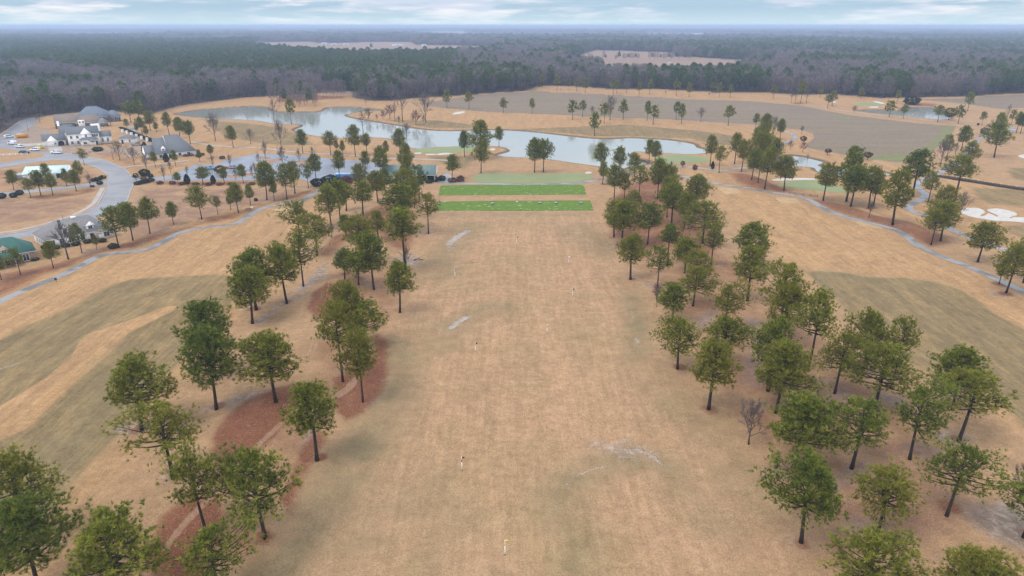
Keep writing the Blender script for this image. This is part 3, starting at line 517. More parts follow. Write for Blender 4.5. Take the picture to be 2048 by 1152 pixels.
# ------------------------------------------------------------------ trees
def leaf_mat(name, c1, c2, c3, hue=.0):
    m, nt, b = mat(name); b.inputs['Roughness'].default_value = .7; b.inputs['Specular IOR Level'].default_value = .2
    a = nt.nodes.new('ShaderNodeAttribute'); a.attribute_name = 'tint'
    oi = nt.nodes.new('ShaderNodeObjectInfo')
    c = mixc(nt, a.outputs['Fac'], c1, c2); c = mixc(nt, mrange(nt, oi.outputs['Random'], .3, 1, 0, .7, False), c, c3); c = mixc(nt, mrange(nt, oi.outputs['Random'], 0, .35, .45, 0, False), c, tuple(q * f for q, f in zip(c1, (.95, 1.15, 1.9))))
    tr = nt.nodes.new('ShaderNodeBsdfTranslucent'); nt.links.new(c, tr.inputs['Color']); nt.links.new(c, b.inputs['Base Color'])
    ms = nt.nodes.new('ShaderNodeMixShader'); ms.inputs[0].default_value = .25
    out = [n for n in nt.nodes if n.type == 'OUTPUT_MATERIAL'][0]
    nt.links.new(b.outputs[0], ms.inputs[1]); nt.links.new(tr.outputs[0], ms.inputs[2]); nt.links.new(ms.outputs[0], out.inputs[0])
    return m
M_NEEDLE = leaf_mat('pine_needles', (.080, .104, .012), (.365, .360, .048), (.215, .195, .028))
M_NEEDLE_FAR = leaf_mat('far_pine_needles', (.066, .102, .034), (.150, .190, .058), (.10, .14, .055))
M_BARK = simple('pine_bark', (.060, .045, .036), (.035, .028, .024), 6, .9, .15)
M_TWIG = leaf_mat('bare_twigs', (.13, .105, .09), (.21, .175, .15), (.16, .135, .125))
M_TWIG_RED = leaf_mat('red_twigs', (.15, .07, .065), (.20, .10, .085), (.14, .075, .06))
M_TWIG_FAR = leaf_mat('woodland_twigs', (.085, .068, .066), (.28, .235, .225), (.20, .16, .155))
M_TAN_LEAF = leaf_mat('tan_leaves', (.19, .135, .10), (.27, .20, .145), (.2, .15, .12))
M_SHRUB = leaf_mat('evergreen_leaves', (.028, .045, .022), (.060, .082, .034), (.04, .05, .028))
M_SHRUB_RED = leaf_mat('russet_leaves', (.12, .055, .035), (.20, .095, .05), (.16, .09, .05))
M_YELLOW = leaf_mat('olive_leaves', (.12, .13, .04), (.20, .19, .06), (.17, .14, .06))

def add_tint(me, vals, per):
    a = me.attributes.new('tint', 'FLOAT', 'FACE'); a.data.foreach_set('value', np.repeat(np.asarray(vals, np.float32), per))
def tufts_mesh(name, C, D, size, blades, rng, tint, width=.2, mat_=None, spread=1.0):
    """needle tufts at C (n,3) with main direction D (n,3): every blade one slim triangle"""
    n = len(C); k = blades
    d = rng.normal(size=(n, k, 3)) * spread + D[:, None, :] * 1.1; d /= np.linalg.norm(d, axis=2, keepdims=True)
    a = np.cross(d, rng.normal(size=(n, k, 3))); a /= np.maximum(np.linalg.norm(a, axis=2, keepdims=True), 1e-6)
    L = size[:, None, None] * rng.uniform(.65, 1.15, (n, k, 1)); wv = L * width
    base = C[:, None, :] + d * L * .05
    v0 = base - a * wv * .5; v1 = base + a * wv * .5; v2 = base + d * L
    # widest a third of the way out
    v0 = v0 + d * L * .3; v1 = v1 + d * L * .3
    vb = C[:, None, :] + 0 * d
    V = np.stack([vb, v1, v2, v0], 2).reshape(-1, 3); F = np.arange(n * k * 4).reshape(-1, 4)
    me = npmesh(name, V, F, mat_); add_tint(me, np.clip(tint[:, None] + rng.normal(0, .10, (n, k)), 0, 1).ravel(), 1)
    return me
def pine_proto(seed, Ht=12.0, crown_lo=0.45, rad=.33, lean=.0, dens=1.0, shape=1.0, limbs=46, asym=.15, low=False, tuft=.50):
    rng = np.random.RandomState(seed); tr = MB()
    bend = rng.uniform(-.25, .25, 2)
    def axis(t): return np.array([lean * t * Ht * .1 + bend[0] * math.sin(t * 3.0) , bend[1] * math.sin(t * 2.6), t * Ht])
    r0 = .021 * Ht
    ts = np.linspace(0, .97, 9); tr.tube([axis(t) for t in ts], [r0 * 1.25 if i == 0 else r0 * (1 - t) ** .8 + .02 for i, t in enumerate(ts)], 7 if not low else 5)
    C, D, T, SZ = [], [], [], []
    side = rng.uniform(0, 6.28); lobes = rng.uniform(0, 6.28, 3); bias = [rng.uniform(-asym, asym) for _ in range(3)]
    for i in range(limbs):
        q = (i + rng.uniform(-.3, .3)) / limbs; q = min(max(q, 0), 1); t = crown_lo + (1 - crown_lo) * q ** 1.0
        az = i * 2.399 + rng.uniform(-.5, .5)
        prof = max(1 - abs((q - .22) / (.80 / shape ** .4)) ** 1.7, .05) ** .68 * (1.0 if q > .08 else .88)
        ln = rad * Ht * max(prof, .12) * rng.uniform(.72, 1.14) * (1 + sum(b_ * math.cos(az * (j + 1) + l) for j, (b_, l) in enumerate(zip(bias, lobes))))
        up = rng.uniform(.02, .42) + 1.0 * q ** 2.0
        bt = rng.uniform(.15, .65); p0 = axis(min(t, .97)); h = np.array([math.cos(az), math.sin(az), 0])
        tip = p0 + h * ln * math.cos(up * .7) + np.array([0, 0, ln * math.sin(up * .7) + .06 * ln]); mid = p0 + (tip - p0) * .5 + np.array([0, 0, -.06 * ln])
        tr.tube([p0, mid, tip], [.010 * Ht * (1.15 - q) + .015, .006 * Ht * (1.1 - q) + .012, .01], 4 if not low else 3, cap=False)
        nb = max(2, int(round((7 if not low else 3.6) * dens * (ln / (rad * Ht)) + 1.2)))
        for j in range(nb):
            s = 1.0 if j == 0 else rng.uniform(.34, 1.0) ** .8
            p = p0 + (mid - p0) * min(s * 2, 1) + (tip - mid) * max(s * 2 - 1, 0)
            sp = ln * .25 * (1.15 - .5 * s); off = rng.normal(size=3) * np.array([sp, sp, sp * .58]); off[2] += .07 * ln
            c = p + off * (0 if j == 0 else 1)
            if j and not low: tr.tube([p0 + (c - p0) * .72 - np.array([0, 0, .04 * ln]), c], [.02, .008], 3, cap=False)
            for _ in range(4 if not low else 2):
                e = c + rng.normal(size=3) * np.array([.34, .34, .30])
                C.append(e); dd = (e - axis(max(t - .08, 0))); dd /= np.linalg.norm(dd); dd[2] += .55; D.append(dd); T.append(np.clip(bt + rng.uniform(-.45, .5), 0, 1) ** 1.3); SZ.append(tuft * rng.uniform(.75, 1.2))
    for _ in range(10 if not low else 5):     # leader
        e = axis(.985) + rng.normal(size=3) * np.array([.35, .35, .3]); C.append(e); D.append([0, 0, 1.2]); T.append(rng.uniform(.4, .9)); SZ.append(tuft * .9)
    C, D, T, SZ = np.array(C), np.array(D), np.array(T), np.array(SZ)
    cm = tufts_mesh('crown', C, D, SZ, 17 if not low else 9, rng, T, .13 if not low else .34, M_NEEDLE, .85)
    tm = npmesh('trunk', tr.v, tr.f, M_BARK, smooth=True)
    return tm, cm, Ht
PINES = {}
def make_pines():
    P = lambda k, *a, **kw: PINES.__setitem__(k, pine_proto(*a, **kw))
    P('A', 11, crown_lo=0.40, rad=.34, shape=1.0, limbs=62, dens=1.15); P('A2', 12, crown_lo=0.44, rad=.335, shape=1.05, limbs=58, dens=1.1, asym=.22)
    P('B', 21, crown_lo=0.47, rad=.27, shape=.85, limbs=46); P('B2', 22, crown_lo=0.45, rad=.29, shape=.9, limbs=48, asym=.2)
    P('C', 31, crown_lo=0.45, rad=.35, shape=1.0, limbs=44, dens=.9, asym=.3); P('C2', 32, crown_lo=0.51, rad=.34, shape=.95, limbs=40, dens=.85, asym=.34, lean=.25)
    P('D', 41, crown_lo=0.41, rad=.37, shape=1.1, limbs=50, dens=1.1, asym=.28); P('D2', 42, crown_lo=0.47, rad=.36, shape=.8, limbs=42, dens=1.0, asym=.3)
    P('E', 51, crown_lo=0.37, rad=.25, shape=.8, limbs=46, dens=.95); P('F', 61, crown_lo=0.59, rad=.27, shape=1.05, limbs=34, dens=1.05, asym=.2)
    for i, (cl, rd, sh) in enumerate(((.40, .33, 1.0), (.43, .29, .9), (.41, .35, 1.1), (.46, .31, .95), (.36, .27, .8), (.45, .36, 1.05))):
        P('f%d' % i, 100 + i, crown_lo=cl, rad=rd, shape=sh, limbs=30, low=True, tuft=1.0, asym=.25)
def bare_proto(seed, Ht=10.0, spread=.55, fork=.22, mat_=None, fine=1.0, up=.9, nlimb=17):
    rng = np.random.RandomState(seed); tr = MB(); V, F, T = [], [], []
    tr.tube([(0, 0, 0), (rng.uniform(-.1, .1), rng.uniform(-.1, .1), fork * Ht), (rng.uniform(-.2, .2), rng.uniform(-.2, .2), .62 * Ht), (rng.uniform(-.3, .3), rng.uniform(-.3, .3), .95 * Ht)], [.018 * Ht + .03, .013 * Ht + .02, .006 * Ht + .01, .008], 6)
    def twig(p, d, L, w):
        a = np.cross(d, rng.normal(size=3)); a /= max(np.linalg.norm(a), 1e-6); b0 = len(V)
        V.extend([p - a * w * .5, p + a * w * .5, p + d * L]); F.append([b0, b0 + 1, b0 + 2]); T.append(rng.uniform(0, 1))
    for i in range(nlimb):
        q = i / (nlimb - 1); z = (fork + (.9 - fork) * q * .85) * Ht; az = i * 2.399 + rng.uniform(-.4, .4)
        el = up * rng.uniform(.7, 1.1) + .35 * q; L = Ht * spread * (1.08 - .62 * q) * rng.uniform(.8, 1.1)
        d = np.array([math.cos(az) * math.cos(el), math.sin(az) * math.cos(el), math.sin(el)]); p0 = np.array([0, 0, z]); p1 = p0 + d * L * .55 + np.array([0, 0, .04 * L]); p2 = p0 + d * L + np.array([0, 0, .13 * L])
        tr.tube([p0, p1, p2], [.0075 * Ht * (1.1 - .6 * q) + .01, .004 * Ht + .008, .012], 4, cap=False)
        for j in range(7):
            s = rng.uniform(.25, 1); c = p0 + (p1 - p0) * min(s / .55, 1) + (p2 - p1) * max((s - .55) / .45, 0)
            d2 = d + rng.normal(size=3) * .55; d2[2] += .25; d2 /= np.linalg.norm(d2); L2 = L * .42 * rng.uniform(.6, 1.1)
            e = c + d2 * L2; tr.tube([c, e], [.022, .010], 3, cap=False)
            for k in range(int(13 * fine)):
                s3 = rng.uniform(.2, 1); d3 = d2 + rng.normal(size=3) * .55; d3[2] += .2; d3 /= np.linalg.norm(d3)
                twig(c + d2 * L2 * s3, d3, L2 * rng.uniform(.35, .7), .055)
    cm = npmesh('crown', V, F, mat_ or M_TWIG); add_tint(cm, T, 1)
    return npmesh('trunk', tr.v, tr.f, M_TWIG if mat_ is None else mat_), cm, Ht
BARE = {}
def make_bare():
    BARE['n'] = bare_proto(201, fine=1.7); BARE['n2'] = bare_proto(202, fine=1.7, spread=.48, fork=.18, up=1.05); BARE['v'] = bare_proto(203, spread=.50, fork=.12, up=1.1, nlimb=14, fine=1.5); BARE['t'] = bare_proto(204, Ht=14, spread=.33, fork=.35, up=.85)
    BARE['r'] = bare_proto(205, Ht=6, spread=.55, fork=.15, mat_=M_TWIG_RED, fine=1.5); BARE['s'] = bare_proto(206, Ht=5, spread=.36, fork=.3, fine=.8, up=1.0)
def leafy_proto(seed, mat_, Ht=2.4, rx=1.3, stem=.1, n=260, conic=.0, sz=.34):
    rng = np.random.RandomState(seed); tr = MB(); tr.tube([(0, 0, 0), (.05, 0, Ht * .6)], [.07 + .02 * Ht, .04], 5)
    for i in range(6): a = i * 1.05; tr.tube([(0, 0, Ht * .2), (math.cos(a) * rx * .6, math.sin(a) * rx * .6, Ht * .6)], [.05, .02], 3, cap=False)
    th = rng.uniform(0, 6.28, n); cz = rng.uniform(-1, 1, n); rr = rng.uniform(.55, 1, n) ** .5; s = np.sqrt(1 - cz ** 2)
    zz = stem + (1 - stem) * (cz * .5 + .5); wid = 1 - conic * (cz * .5 + .5)
    lob = 1 + .16 * np.sin(th * 3 + seed) * np.cos(cz * 4 + seed)
    C = np.stack([np.cos(th) * s * rr * rx * wid * lob, np.sin(th) * s * rr * rx * wid * lob, (stem + (1 - stem) * (cz * rr * .5 + .5)) * Ht], 1)
    D = C - np.array([0, 0, Ht * .45]); D /= np.maximum(np.linalg.norm(D, axis=1, keepdims=True), 1e-6); D[:, 2] += .3
    cm = tufts_mesh('foliage', C, D, np.full(n, sz), 9, rng, rng.uniform(.1, .9, n), .5, mat_, .9)
    return npmesh('stem', tr.v, tr.f, M_BARK), cm, Ht
LEAFY = {}
def make_leafy():
    LEAFY['round'] = leafy_proto(301, M_SHRUB, 2.4, 1.4, .04); LEAFY['cone'] = leafy_proto(302, M_SHRUB, 4.0, 1.3, .03, 340, .55); LEAFY['low'] = leafy_proto(303, M_SHRUB, 1.2, 1.2, .02, 150, sz=.3); LEAFY['russet'] = leafy_proto(304, M_SHRUB_RED, 1.3, 1.3, .02, 150, sz=.3)
    LEAFY['red'] = leafy_proto(305, M_SHRUB_RED, 4.0, 1.9, .32, 200, sz=.42); LEAFY['olive'] = leafy_proto(306, M_YELLOW, 4.5, 2.0, .25, 240, sz=.45); LEAFY['tan'] = leafy_proto(307, M_TAN_LEAF, 13, 5.5, .12, 520, sz=1.1); LEAFY['dark'] = leafy_proto(308, M_SHRUB, 7.0, 1.9, .02, 460, .45, sz=.5)
def top_height(P, u, v):
    """height of something standing at P whose top shows at pixel row v"""
    dx, dy, dz = ray(u, v); d = math.hypot(P.x, P.y) ; k = math.hypot(float(dx), float(dy)); return H + float(dz) * d / k - P.z
def place(name, proto, P, h, wf, rz, label, cat, group, tilt=0.0):
    a, c, Ht = proto; s = h / Ht
    o = empty(name, P, rz, (s * wf, s * wf, s)); o.rotation_euler = (tilt, tilt * .5, rz)
    tag(o, label, cat, group)
    x = link(bpy.data.objects.new(a.name.split('.')[0], a), o); y = link(bpy.data.objects.new(c.name.split('.')[0], c), o)
    return o
# ------------------------------------------------------------------ every tree and shrub: pixel of its foot, pixel row of its top, kind, width | label
TREE_TEXT = """
# pines on the left berm of the driving range
60 1080 900 D 150|big broad pine cut by the left edge of the picture
78 1185 998 A 150|pine crown filling the bottom-left corner of the picture
240 1215 1037 A2 200|dense dark pine crown on the bottom edge, first after the corner pines
440 1195 1060 C 165|open pale pine crown on the bottom edge beside the red straw bed
412 1063 907 C 118|thin pine with bare lower trunk on red straw, near the bottom edge
531 1077 905 D 148|full pine standing in a round red straw ring near the bottom edge
347 957 812 C2 145|sparse pine with one long low limb reaching left over the fairway edge
284 860 720 A2 118|leaning pine at the left fairway edge, above the sparse long-limbed pine
634 921 775 B 92|slim lone pine by a grey bare patch, edge of the range
433 819 665 A 104|front pine of the overlapping two beside the striped left fairway
424 752 608 B 90|back pine of the overlapping two beside the striped left fairway
552 804 674 A 112|round dense pine at the head of the big red straw bed
686 763 614 C2 85|tall ragged pine with tiers of short limbs above the tracks in red straw
726 804 674 A2 67|upright pine on red straw next to the short curved bare path
733 697 611 D 80|spreading pine behind the tall ragged one on the left berm
706 690 571 A 70|dense dark pine beside the smooth red straw mound
800 625 530 B 54|slender oval pine alone at the left edge of the range
505 647 542 A 82|front pine of the two tall ones where the left fairway ends
513 620 507 B 72|back pine of the two tall ones where the left fairway ends
574 607 494 A2 80|pine with a straight bare trunk on grey soil beside the two tall fairway pines
607 573 472 C 65|thin pine directly behind the straight-trunked one on grey soil
634 511 434 D2 70|spreading pine with a low right limb beside the leaf-covered mound
600 480 406 C 60|loose open pine at the corner of the orange rough, left of the leaf mound
717 570 506 D 60|dark pine at the left side of the four-pine clump on the left berm
690 560 502 A2 60|blue-green pine at the outer left of the four-pine clump
748 579 472 A 68|tallest pine of the four-pine clump, with a pale streak on its trunk
722 520 436 D2 75|dark bluish pine behind the four-pine clump on the left berm
757 479 424 E 50|short bright green pine half hidden behind the dark bluish one
811 541 422 F 68|very tall pine with a long bare trunk beside a fallen branch
806 462 373 A2 64|wide pine directly behind the very tall bare-trunked one
816 430 345 D2 52|broad pine on the left berm close to the lower tee
857 467 392 C2 46|airy open pine standing alone just below the lower tee
692 473 431 E 24|small olive pine on the mulch slope between two bigger pines
664 457 375 D 55|big pine with a heavy left limb at the top of the left berm
681 440 364 A2 45|pine overlapping the heavy-limbed one at the top of the left berm
693 422 368 B 38|dark pine at the back right of the overlapping berm-top pair
726 431 366 B 47|yellow-green pine on the mulch slope below the blue trailer
756 405 346 A 40|pine on the mulch hill in front of the cream range building
771 386 340 E 30|pine at the left corner of the cream range building
829 416 360 C 28|thin brownish pine beside the upper tee
839 400 335 C2 35|sparse olive pine before the porch of the range building
# pines around the range building and parking lot
762 362 297 A2 .9|tall pine towering over the left end of the range building
720 382 331 A 1.05|broad bright pine between the blue trailer and the range building
731 348 305 B 1|dark pine behind the broad bright one by the blue trailer
816 372 313 B .9|pine standing against the green roof of the range building
813 350 290 E 1.2|twin-topped dark pine rising behind the range building roof
806 366 330 E .9|small pine touching the wall of the range building
679 362 305 B .95|slim pine in front of the blue trailer
633 362 311 A .95|dense pine at the east corner of the dark parking lot
617 376 331 C .75|thin olive pine beside the dense parking lot corner pine
590 387 326 B 1|rightmost pine of the row between lawn and parking lot
574 399 331 D .9|forked pine in the row between lawn and parking lot, right of the sapling
549 402 355 E .8|slim sapling pine in the row between lawn and parking lot
534 400 328 A .95|tall leftmost pine of the row between lawn and parking lot
501 410 370 E 1|light slim pine beside two stools on the lawn edge
477 425 369 A .95|dark twin-crowned pine on the lawn above the cart path
462 420 386 E .9|little pine tucked behind the dark twin-crowned lawn pine
436 429 393 C .8|small thin pine between two larger lawn pines
404 439 374 D .95|flat-topped pine on red straw, below the manhole lawn
347 450 406 A .9|small compact pine alone on the bare lawn
300 467 399 A2 .95|third pine of the trio right of the grey cottage, farthest along the path
266 481 409 A 1|middle pine of the trio right of the grey cottage
238 495 416 D .95|first pine of the trio right of the grey cottage, touching its eave
194 499 470 E .9|sapling pine below the right dormer of the grey cottage
164 506 449 C .9|open pine in front of the grey cottage wall
107 536 484 A .9|rounded pine between the green-roofed and grey-roofed cottages
41 549 497 C .9|yellowish pine in front of the green-roofed cottage
3 560 505 D .9|pine cut by the left picture edge at the green-roofed cottage
28 380 342 A 1|dark pine left of the white shed
62 395 358 C 1|light pine at the left end of the row before the white shed
82 391 343 A 1|tall middle pine of the row before the white shed
106 391 350 A2 1|right pine of the three before the white shed
98 372 329 B 1|dark pine right against the white shed roof
153 382 342 A 1.1|bulky dark pine by the right end of the shed lane
160 366 325 C .95|taller pine right behind the bulky one at the shed lane
134 372 338 E 1|narrow pine at the right corner of the white shed
169 330 299 C .9|lone pine on the verge between the shed and the road bend
487 366 331 A .9|low spreading pine between parking lot and lawn
449 367 336 E 1.2|yellowish small pine by the parking lot hedge
406 369 336 A 1.35|wide rounded young pine by the parking lot hedge
357 369 346 A 1.1|short young pine beside the parking lot entrance
400 324 300 E 1|small pine at the right end of the grey-roofed house
422 316 291 A .95|round pine behind the small one right of the grey-roofed house
311 333 305 A .9|dark pine in front of the gabled grey-roofed house
352 333 302 B .9|pine before the right half of the grey-roofed house
# pines behind the houses
255 260 239 A 1|small round pine left of the hedge path behind the houses
275 266 248 E 1|short pine beside the hedge path
285 269 236 A2 1|dark pine leading the cluster beside the hedge path
294 275 252 E 1.1|low pine nearest the clipped hedge
301 262 224 A 1|tallest pine of the cluster beside the hedge path
313 265 245 E 1.2|short round pine at the right of the hedge path cluster
262 246 205 D 1|big pine at the wood's edge left behind the hedge path
280 246 203 A2 1|big pine at the wood's edge right behind the hedge path
339 270 227 B .95|first of three tall pines on the grass behind the grey-roofed house
360 277 237 A .95|second of three tall pines on the grass behind the grey-roofed house
381 288 244 A2 .95|third of three tall pines on the grass behind the grey-roofed house
467 295 254 A .9|lone pine between two bare trees above the parking lot
606 307 262 A .9|pine on the grass behind the parking lot, right of a tall bare tree
662 310 265 A2 .9|first dark pine along the near bank left of the lake bend
674 304 282 E .9|small pine touching the first dark bank pine
686 311 282 E .9|pale sapling pine by the first dark bank pine
711 313 254 A .8|tallest of the two paired pines on the near bank of the long pond
734 308 269 A2 .85|lower of the two paired pines on the near bank of the long pond
773 313 283 E 1|small pine behind the range building by the pond bank
801 313 261 A .85|dark pine at the water edge left of the pale green
583 249 200 D .7|dark pine standing on the spit in the long pond
# pines between the practice green and the long pond
929 314 265 A .85|pine at the water edge just beyond the pale green
963 319 245 E 1.4|tall stacked pine on the bank above the practice green
962 346 284 D .9|wide pine in front of the tall stacked one by the practice green
998 294 256 A .85|pine on the small point jutting into the long pond
904 359 312 A .95|lone pine beside the russet shrubs and forecourt
1069 345 281 A .95|left one of the twin pines behind the practice green
1087 344 282 A2 .9|right one of the twin pines behind the practice green
1201 344 290 A .95|round dark pine at the pond edge, top of the right berm
1205 368 325 E 1|thin yellowish pine behind the right berm's first crowns
1239 352 297 A2 .9|pine with clear trunk near the timber bulkhead
1268 364 310 D .9|dark pine in front of the timber bulkhead
1298 327 282 B .9|left of two pines on the green's point beside the bulkhead
1310 331 285 A .9|right of two pines on the green's point beside the bulkhead
# pines on the right berm of the driving range
1228 402 333 A2 36|dark pine at the berm edge nearest the upper tee's right end
1248 402 350 C 34|reddish thin pine just inside the berm from the upper tee
1277 398 336 C2 36|open pine in the middle of the berm's top clump
1315 398 322 A 38|tall pine rising from the centre of the berm's top clump
1334 435 360 D2 38|pine with low right branches behind the tall central berm pine
1343 447 371 A 55|broad pine with a clear trunk in the mid berm
1337 400 335 B 36|bright pine next to the tall central one on the berm top
1368 459 390 A2 40|pine with a dark trunk on the leaf litter, mid berm
1388 428 355 A 48|large dark pine at the fairway side of the berm
1266 443 384 C 44|pine with forked crown left of the mid berm litter
1228 474 406 D2 50|outermost pine at the range side of the right berm, left of two dark trunks
1243 490 407 A 66|wide dark pine above the orange leaf slope
1295 489 411 A2 48|pine standing free on the orange leaf slope
1405 487 406 D 80|massive pine at the fairway corner of the leaf slope
1422 532 450 C 52|pine with bare trunk at the bottom of the leaf slope
1261 559 475 B 62|pale pine alone at the range edge of the right berm
1314 580 497 C2 52|thin pine with small red shrub at its foot
1335 531 452 F 42|slim round-headed pine behind the thin pine with the red shrub
1369 546 481 A 55|dark pine behind the bushy yellow-green one
1397 572 508 D2 55|pine in front of the drainage track, fairway side
1386 612 537 D 84|bushy yellow-green pine hiding its own trunk, mid right berm
1344 645 573 A 76|rounded pine at the range side below the red twig shrub
1495 602 499 B 64|neat conical pine in front of another, by the fairway
1494 537 450 A2 74|pine behind the neat conical one by the fairway
1449 664 572 C 76|star-shaped open pine in the centre of the lower right berm
1355 738 641 D 88|yellow-tipped pine in a dark straw ring at the range edge
1446 730 637 A2 93|pine between the yellow-tipped one and the taller fairway pines
1417 819 689 B 82|tall pine nearest the range edge above the small bare tree
1560 670 535 C2 98|ragged pine by the tip of the right fairway
1568 690 572 D 90|dark tiered pine in front of the ragged one by the fairway tip
1536 782 646 B 78|narrow pine behind the big pale one, lower right berm
1552 826 690 A 108|big pale pine with a forked base, lower right berm
1616 742 590 C2 95|tall pine showing bare lower limbs, fairway side
1669 787 669 C 98|yellowish flat pine in a red straw ring
1726 752 626 A2 72|back left one of three pines at the wide right fairway
1786 760 640 C2 65|back right one of three pines at the wide right fairway
1749 817 690 D 128|front one of three pines at the wide right fairway
1586 936 795 A 123|dense dark pine with hidden trunk below the small bare tree
1703 937 803 D2 122|pine with a tall trunk in pale sandy soil
1819 919 773 C 118|olive pine in the middle of the lower right berm
1917 883 745 C2 130|big ragged pine at the fairway edge with exposed limbs
1905 820 698 A 90|dark pine directly behind the big ragged one
1893 1032 886 C 126|umbrella-like pine beside a large pale sand patch
1754 1071 937 D2 122|pine at the near end of the sandy patches
1602 1085 918 A2 131|tall pine nearest the camera along the right range edge
1728 1225 1073 D 165|pine crown rising from the bottom edge under the tall right pine
1925 1250 1098 A 150|pine crown at the bottom edge, right corner side
2046 1075 948 D 110|pine cut by the right edge of the picture, low
# pines along the right cart path
1568 381 316 A 42|pine above the left end of the rail fence
1646 401 330 A2 46|round pine at the right end of the rail fence
1701 413 336 A 54|full pine on the leaf bank behind the cart path
1692 403 298 E 44|tall dark pine behind the full one on the leaf bank
1737 416 337 B 38|pine with a purple-brown trunk on the leaf bank
1747 412 345 E 30|slim pine just right of the purple-trunked one
1785 450 344 E 50|tall double-decked pine where the leaf bank meets the winding path
1825 393 304 B 58|big pine inside the loop of the winding path
1856 404 347 C 40|leaning pine by the bend of the winding path
1908 402 314 F 52|tall pine at the near end of the timber bridge
1880 455 374 D 52|pine behind the two path-side trunks
1881 482 407 A2 66|big pine between two paths, back trunk
1862 490 421 C 50|big pine between two paths, front trunk
1955 524 447 A 62|lone pine beyond the cart path below the white bunker
2012 586 488 D 72|pine at the right picture edge just above the cart path
1998 568 520 E 1|small pine beside the right-edge pine at the cart path
2046 566 477 A2 .95|pine clipped by the right picture edge above the cart path
1503 360 300 A .9|first pine of the group on the leaf mound, far side
1516 365 305 C .9|second pine of the group on the leaf mound
1529 378 300 A2 .9|front pine of the group on the leaf mound
1420 332 274 B .95|pine behind the round planter bed in the path
1438 346 296 C2 .9|leaning tree in the round planter bed in the path
1469 328 270 B 1|pine with dark ring right of the planter bed
1483 343 283 A2 .9|pine on orange straw right of the planter bed
1511 300 256 A .95|middle pine of the column beside the field's left end
1521 318 250 D .8|broad pine of the column beside the field's left end
1511 257 229 C .9|leftmost pine at the top of the field's left end
1530 276 230 A .95|pine next to the leftmost one at the field's left end
1548 330 280 A .95|dark pine between pond and leaf mound
1560 279 240 A .8|pine inside the loop of the short pale path
1521 340 268 A2 .9|tall pine behind the leaf mound by the narrow pond
# pines at the right end of the grey field
1891 322 272 C .8|thin leaning pine right of the green strip
1921 302 254 A .9|dark pine beyond the green strip's end
1936 340 285 D 1|dense pine with a bare twiggy left side
1988 315 247 D 1.1|largest pine at the right end of the field, on a straw ring
1990 290 228 E .9|pine behind the largest one at the right end of the field
1963 251 224 A .8|small round pine beside the trash bin
2013 241 207 t .7|pale thin-trunked tree at the far right edge
2022 250 221 A .8|pine in front of the pale thin-trunked tree
2032 266 226 B .9|left of the last two pines by the right picture edge
2041 267 229 A .9|right of the last two pines by the right picture edge
# pines in the row between the long pond and the grey field
894 216 182 f .9|pine furthest left in the long row by the field, pale
938 218 185 f .9|double-trunked pine second in the long row by the field
1007 226 198 f .9|third pine in the long row by the field, round
1064 227 199 f .8|fourth pine in the long row by the field, small
1145 240 203 f .85|fifth pine in the long row by the field, dark
1165 234 203 f .85|pine beside the dark fifth one in the long row
1189 272 227 f .9|lone pine on the far bank of the long pond
1208 247 209 f .85|pine overlapping the big bare tree in the long row
1246 239 202 f .9|pine right of the big bare tree in the long row
1294 241 205 f .8|back pine of the first touching pair, middle of the long row
1306 249 213 f .95|front pine of the first touching pair, middle of the long row
1352 240 206 f .8|back pine of the second touching pair in the long row
1363 247 210 f .85|front pine of the second touching pair in the long row
1456 251 213 f .9|last pine of the long row, at the path by the field
# pines on the tan strip before the far woods
1084 176 151 f .8|dark thin tree at the left tip of the far tan strip
1114 180 152 f .9|second tree along the far tan strip
1136 180 160 f .8|third tree along the far tan strip, slim
1153 182 158 f .9|fourth tree along the far tan strip
1170 186 157 f .9|taller twin-trunked tree along the far tan strip
1226 189 160 f .9|tree right of the wide gap on the far tan strip
1233 187 162 f .7|slim tree hidden behind the one right of the wide gap
1278 191 166 f .8|lone tree midway along the far tan strip
1299 189 161 f .8|tree next to the lone midway one on the far tan strip
1352 191 162 f .9|tree beyond the sapling on the far tan strip
1378 194 167 f .85|tree nearest the field edge on the far tan strip
1425 186 166 f .9|tree at the wood's edge, right part of the far tan strip
1438 194 168 f .8|left of two small trees, right part of the far tan strip
1460 196 172 f .85|right of two small trees, right part of the far tan strip
1546 197 172 f .9|tree before the trunk cluster on the far tan strip
1601 206 163 F .7|pine among the thin trunks on dark mulch by the field
1640 195 172 f .9|tree behind the far cart track
1655 216 190 f 1|left pine of the close two at the far track bend
1664 212 183 f 1.1|right pine of the close two at the far track bend
1721 198 178 f 1.1|pine at the wood's edge above the far green
1778 234 203 f 1.1|first pine on the near bank of the small far pond
1806 237 211 f 1|second pine on the near bank of the small far pond
1794 204 182 f 1|pine on the brown bank above the small far pond
1875 244 212 f 1.1|third pine on the near bank of the small far pond
1916 247 213 f 1|pine at the right tip of the small far pond
1935 222 187 f .95|big dark pine behind the right tip of the small far pond
# bare trees and saplings
137 519 440 s .9|grey bare tree in front of the grey cottage
240 321 285 n 1|wide bare tree left of the grey-roofed house, upper one
269 329 297 n 1.1|wide bare tree left of the grey-roofed house, lower one
294 342 310 n .8|small bare tree on the verge by the road bend
329 360 332 v 1|vase-shaped bare tree at the lane into the parking lot
342 346 322 v 1|bare tree at the corner of the grey-roofed house lawn
182 375 347 v 1.1|bare shrubby tree on the island by the side lane
431 282 231 n .85|large rounded bare tree on the grass behind the houses
502 288 260 n .9|smaller rounded bare tree near the pale path
426 335 310 v .9|first bare tree along the parking lot edge, left
461 335 308 v 1|second bare tree along the parking lot edge
375 352 332 v .9|bare tree at the left corner of the parking lot
472 360 337 v 1|bare tree at the near edge of the parking lot
510 346 325 v .95|bare tree on the upper parking island
505 357 330 v .8|faint bare tree behind the row pines at the parking lot
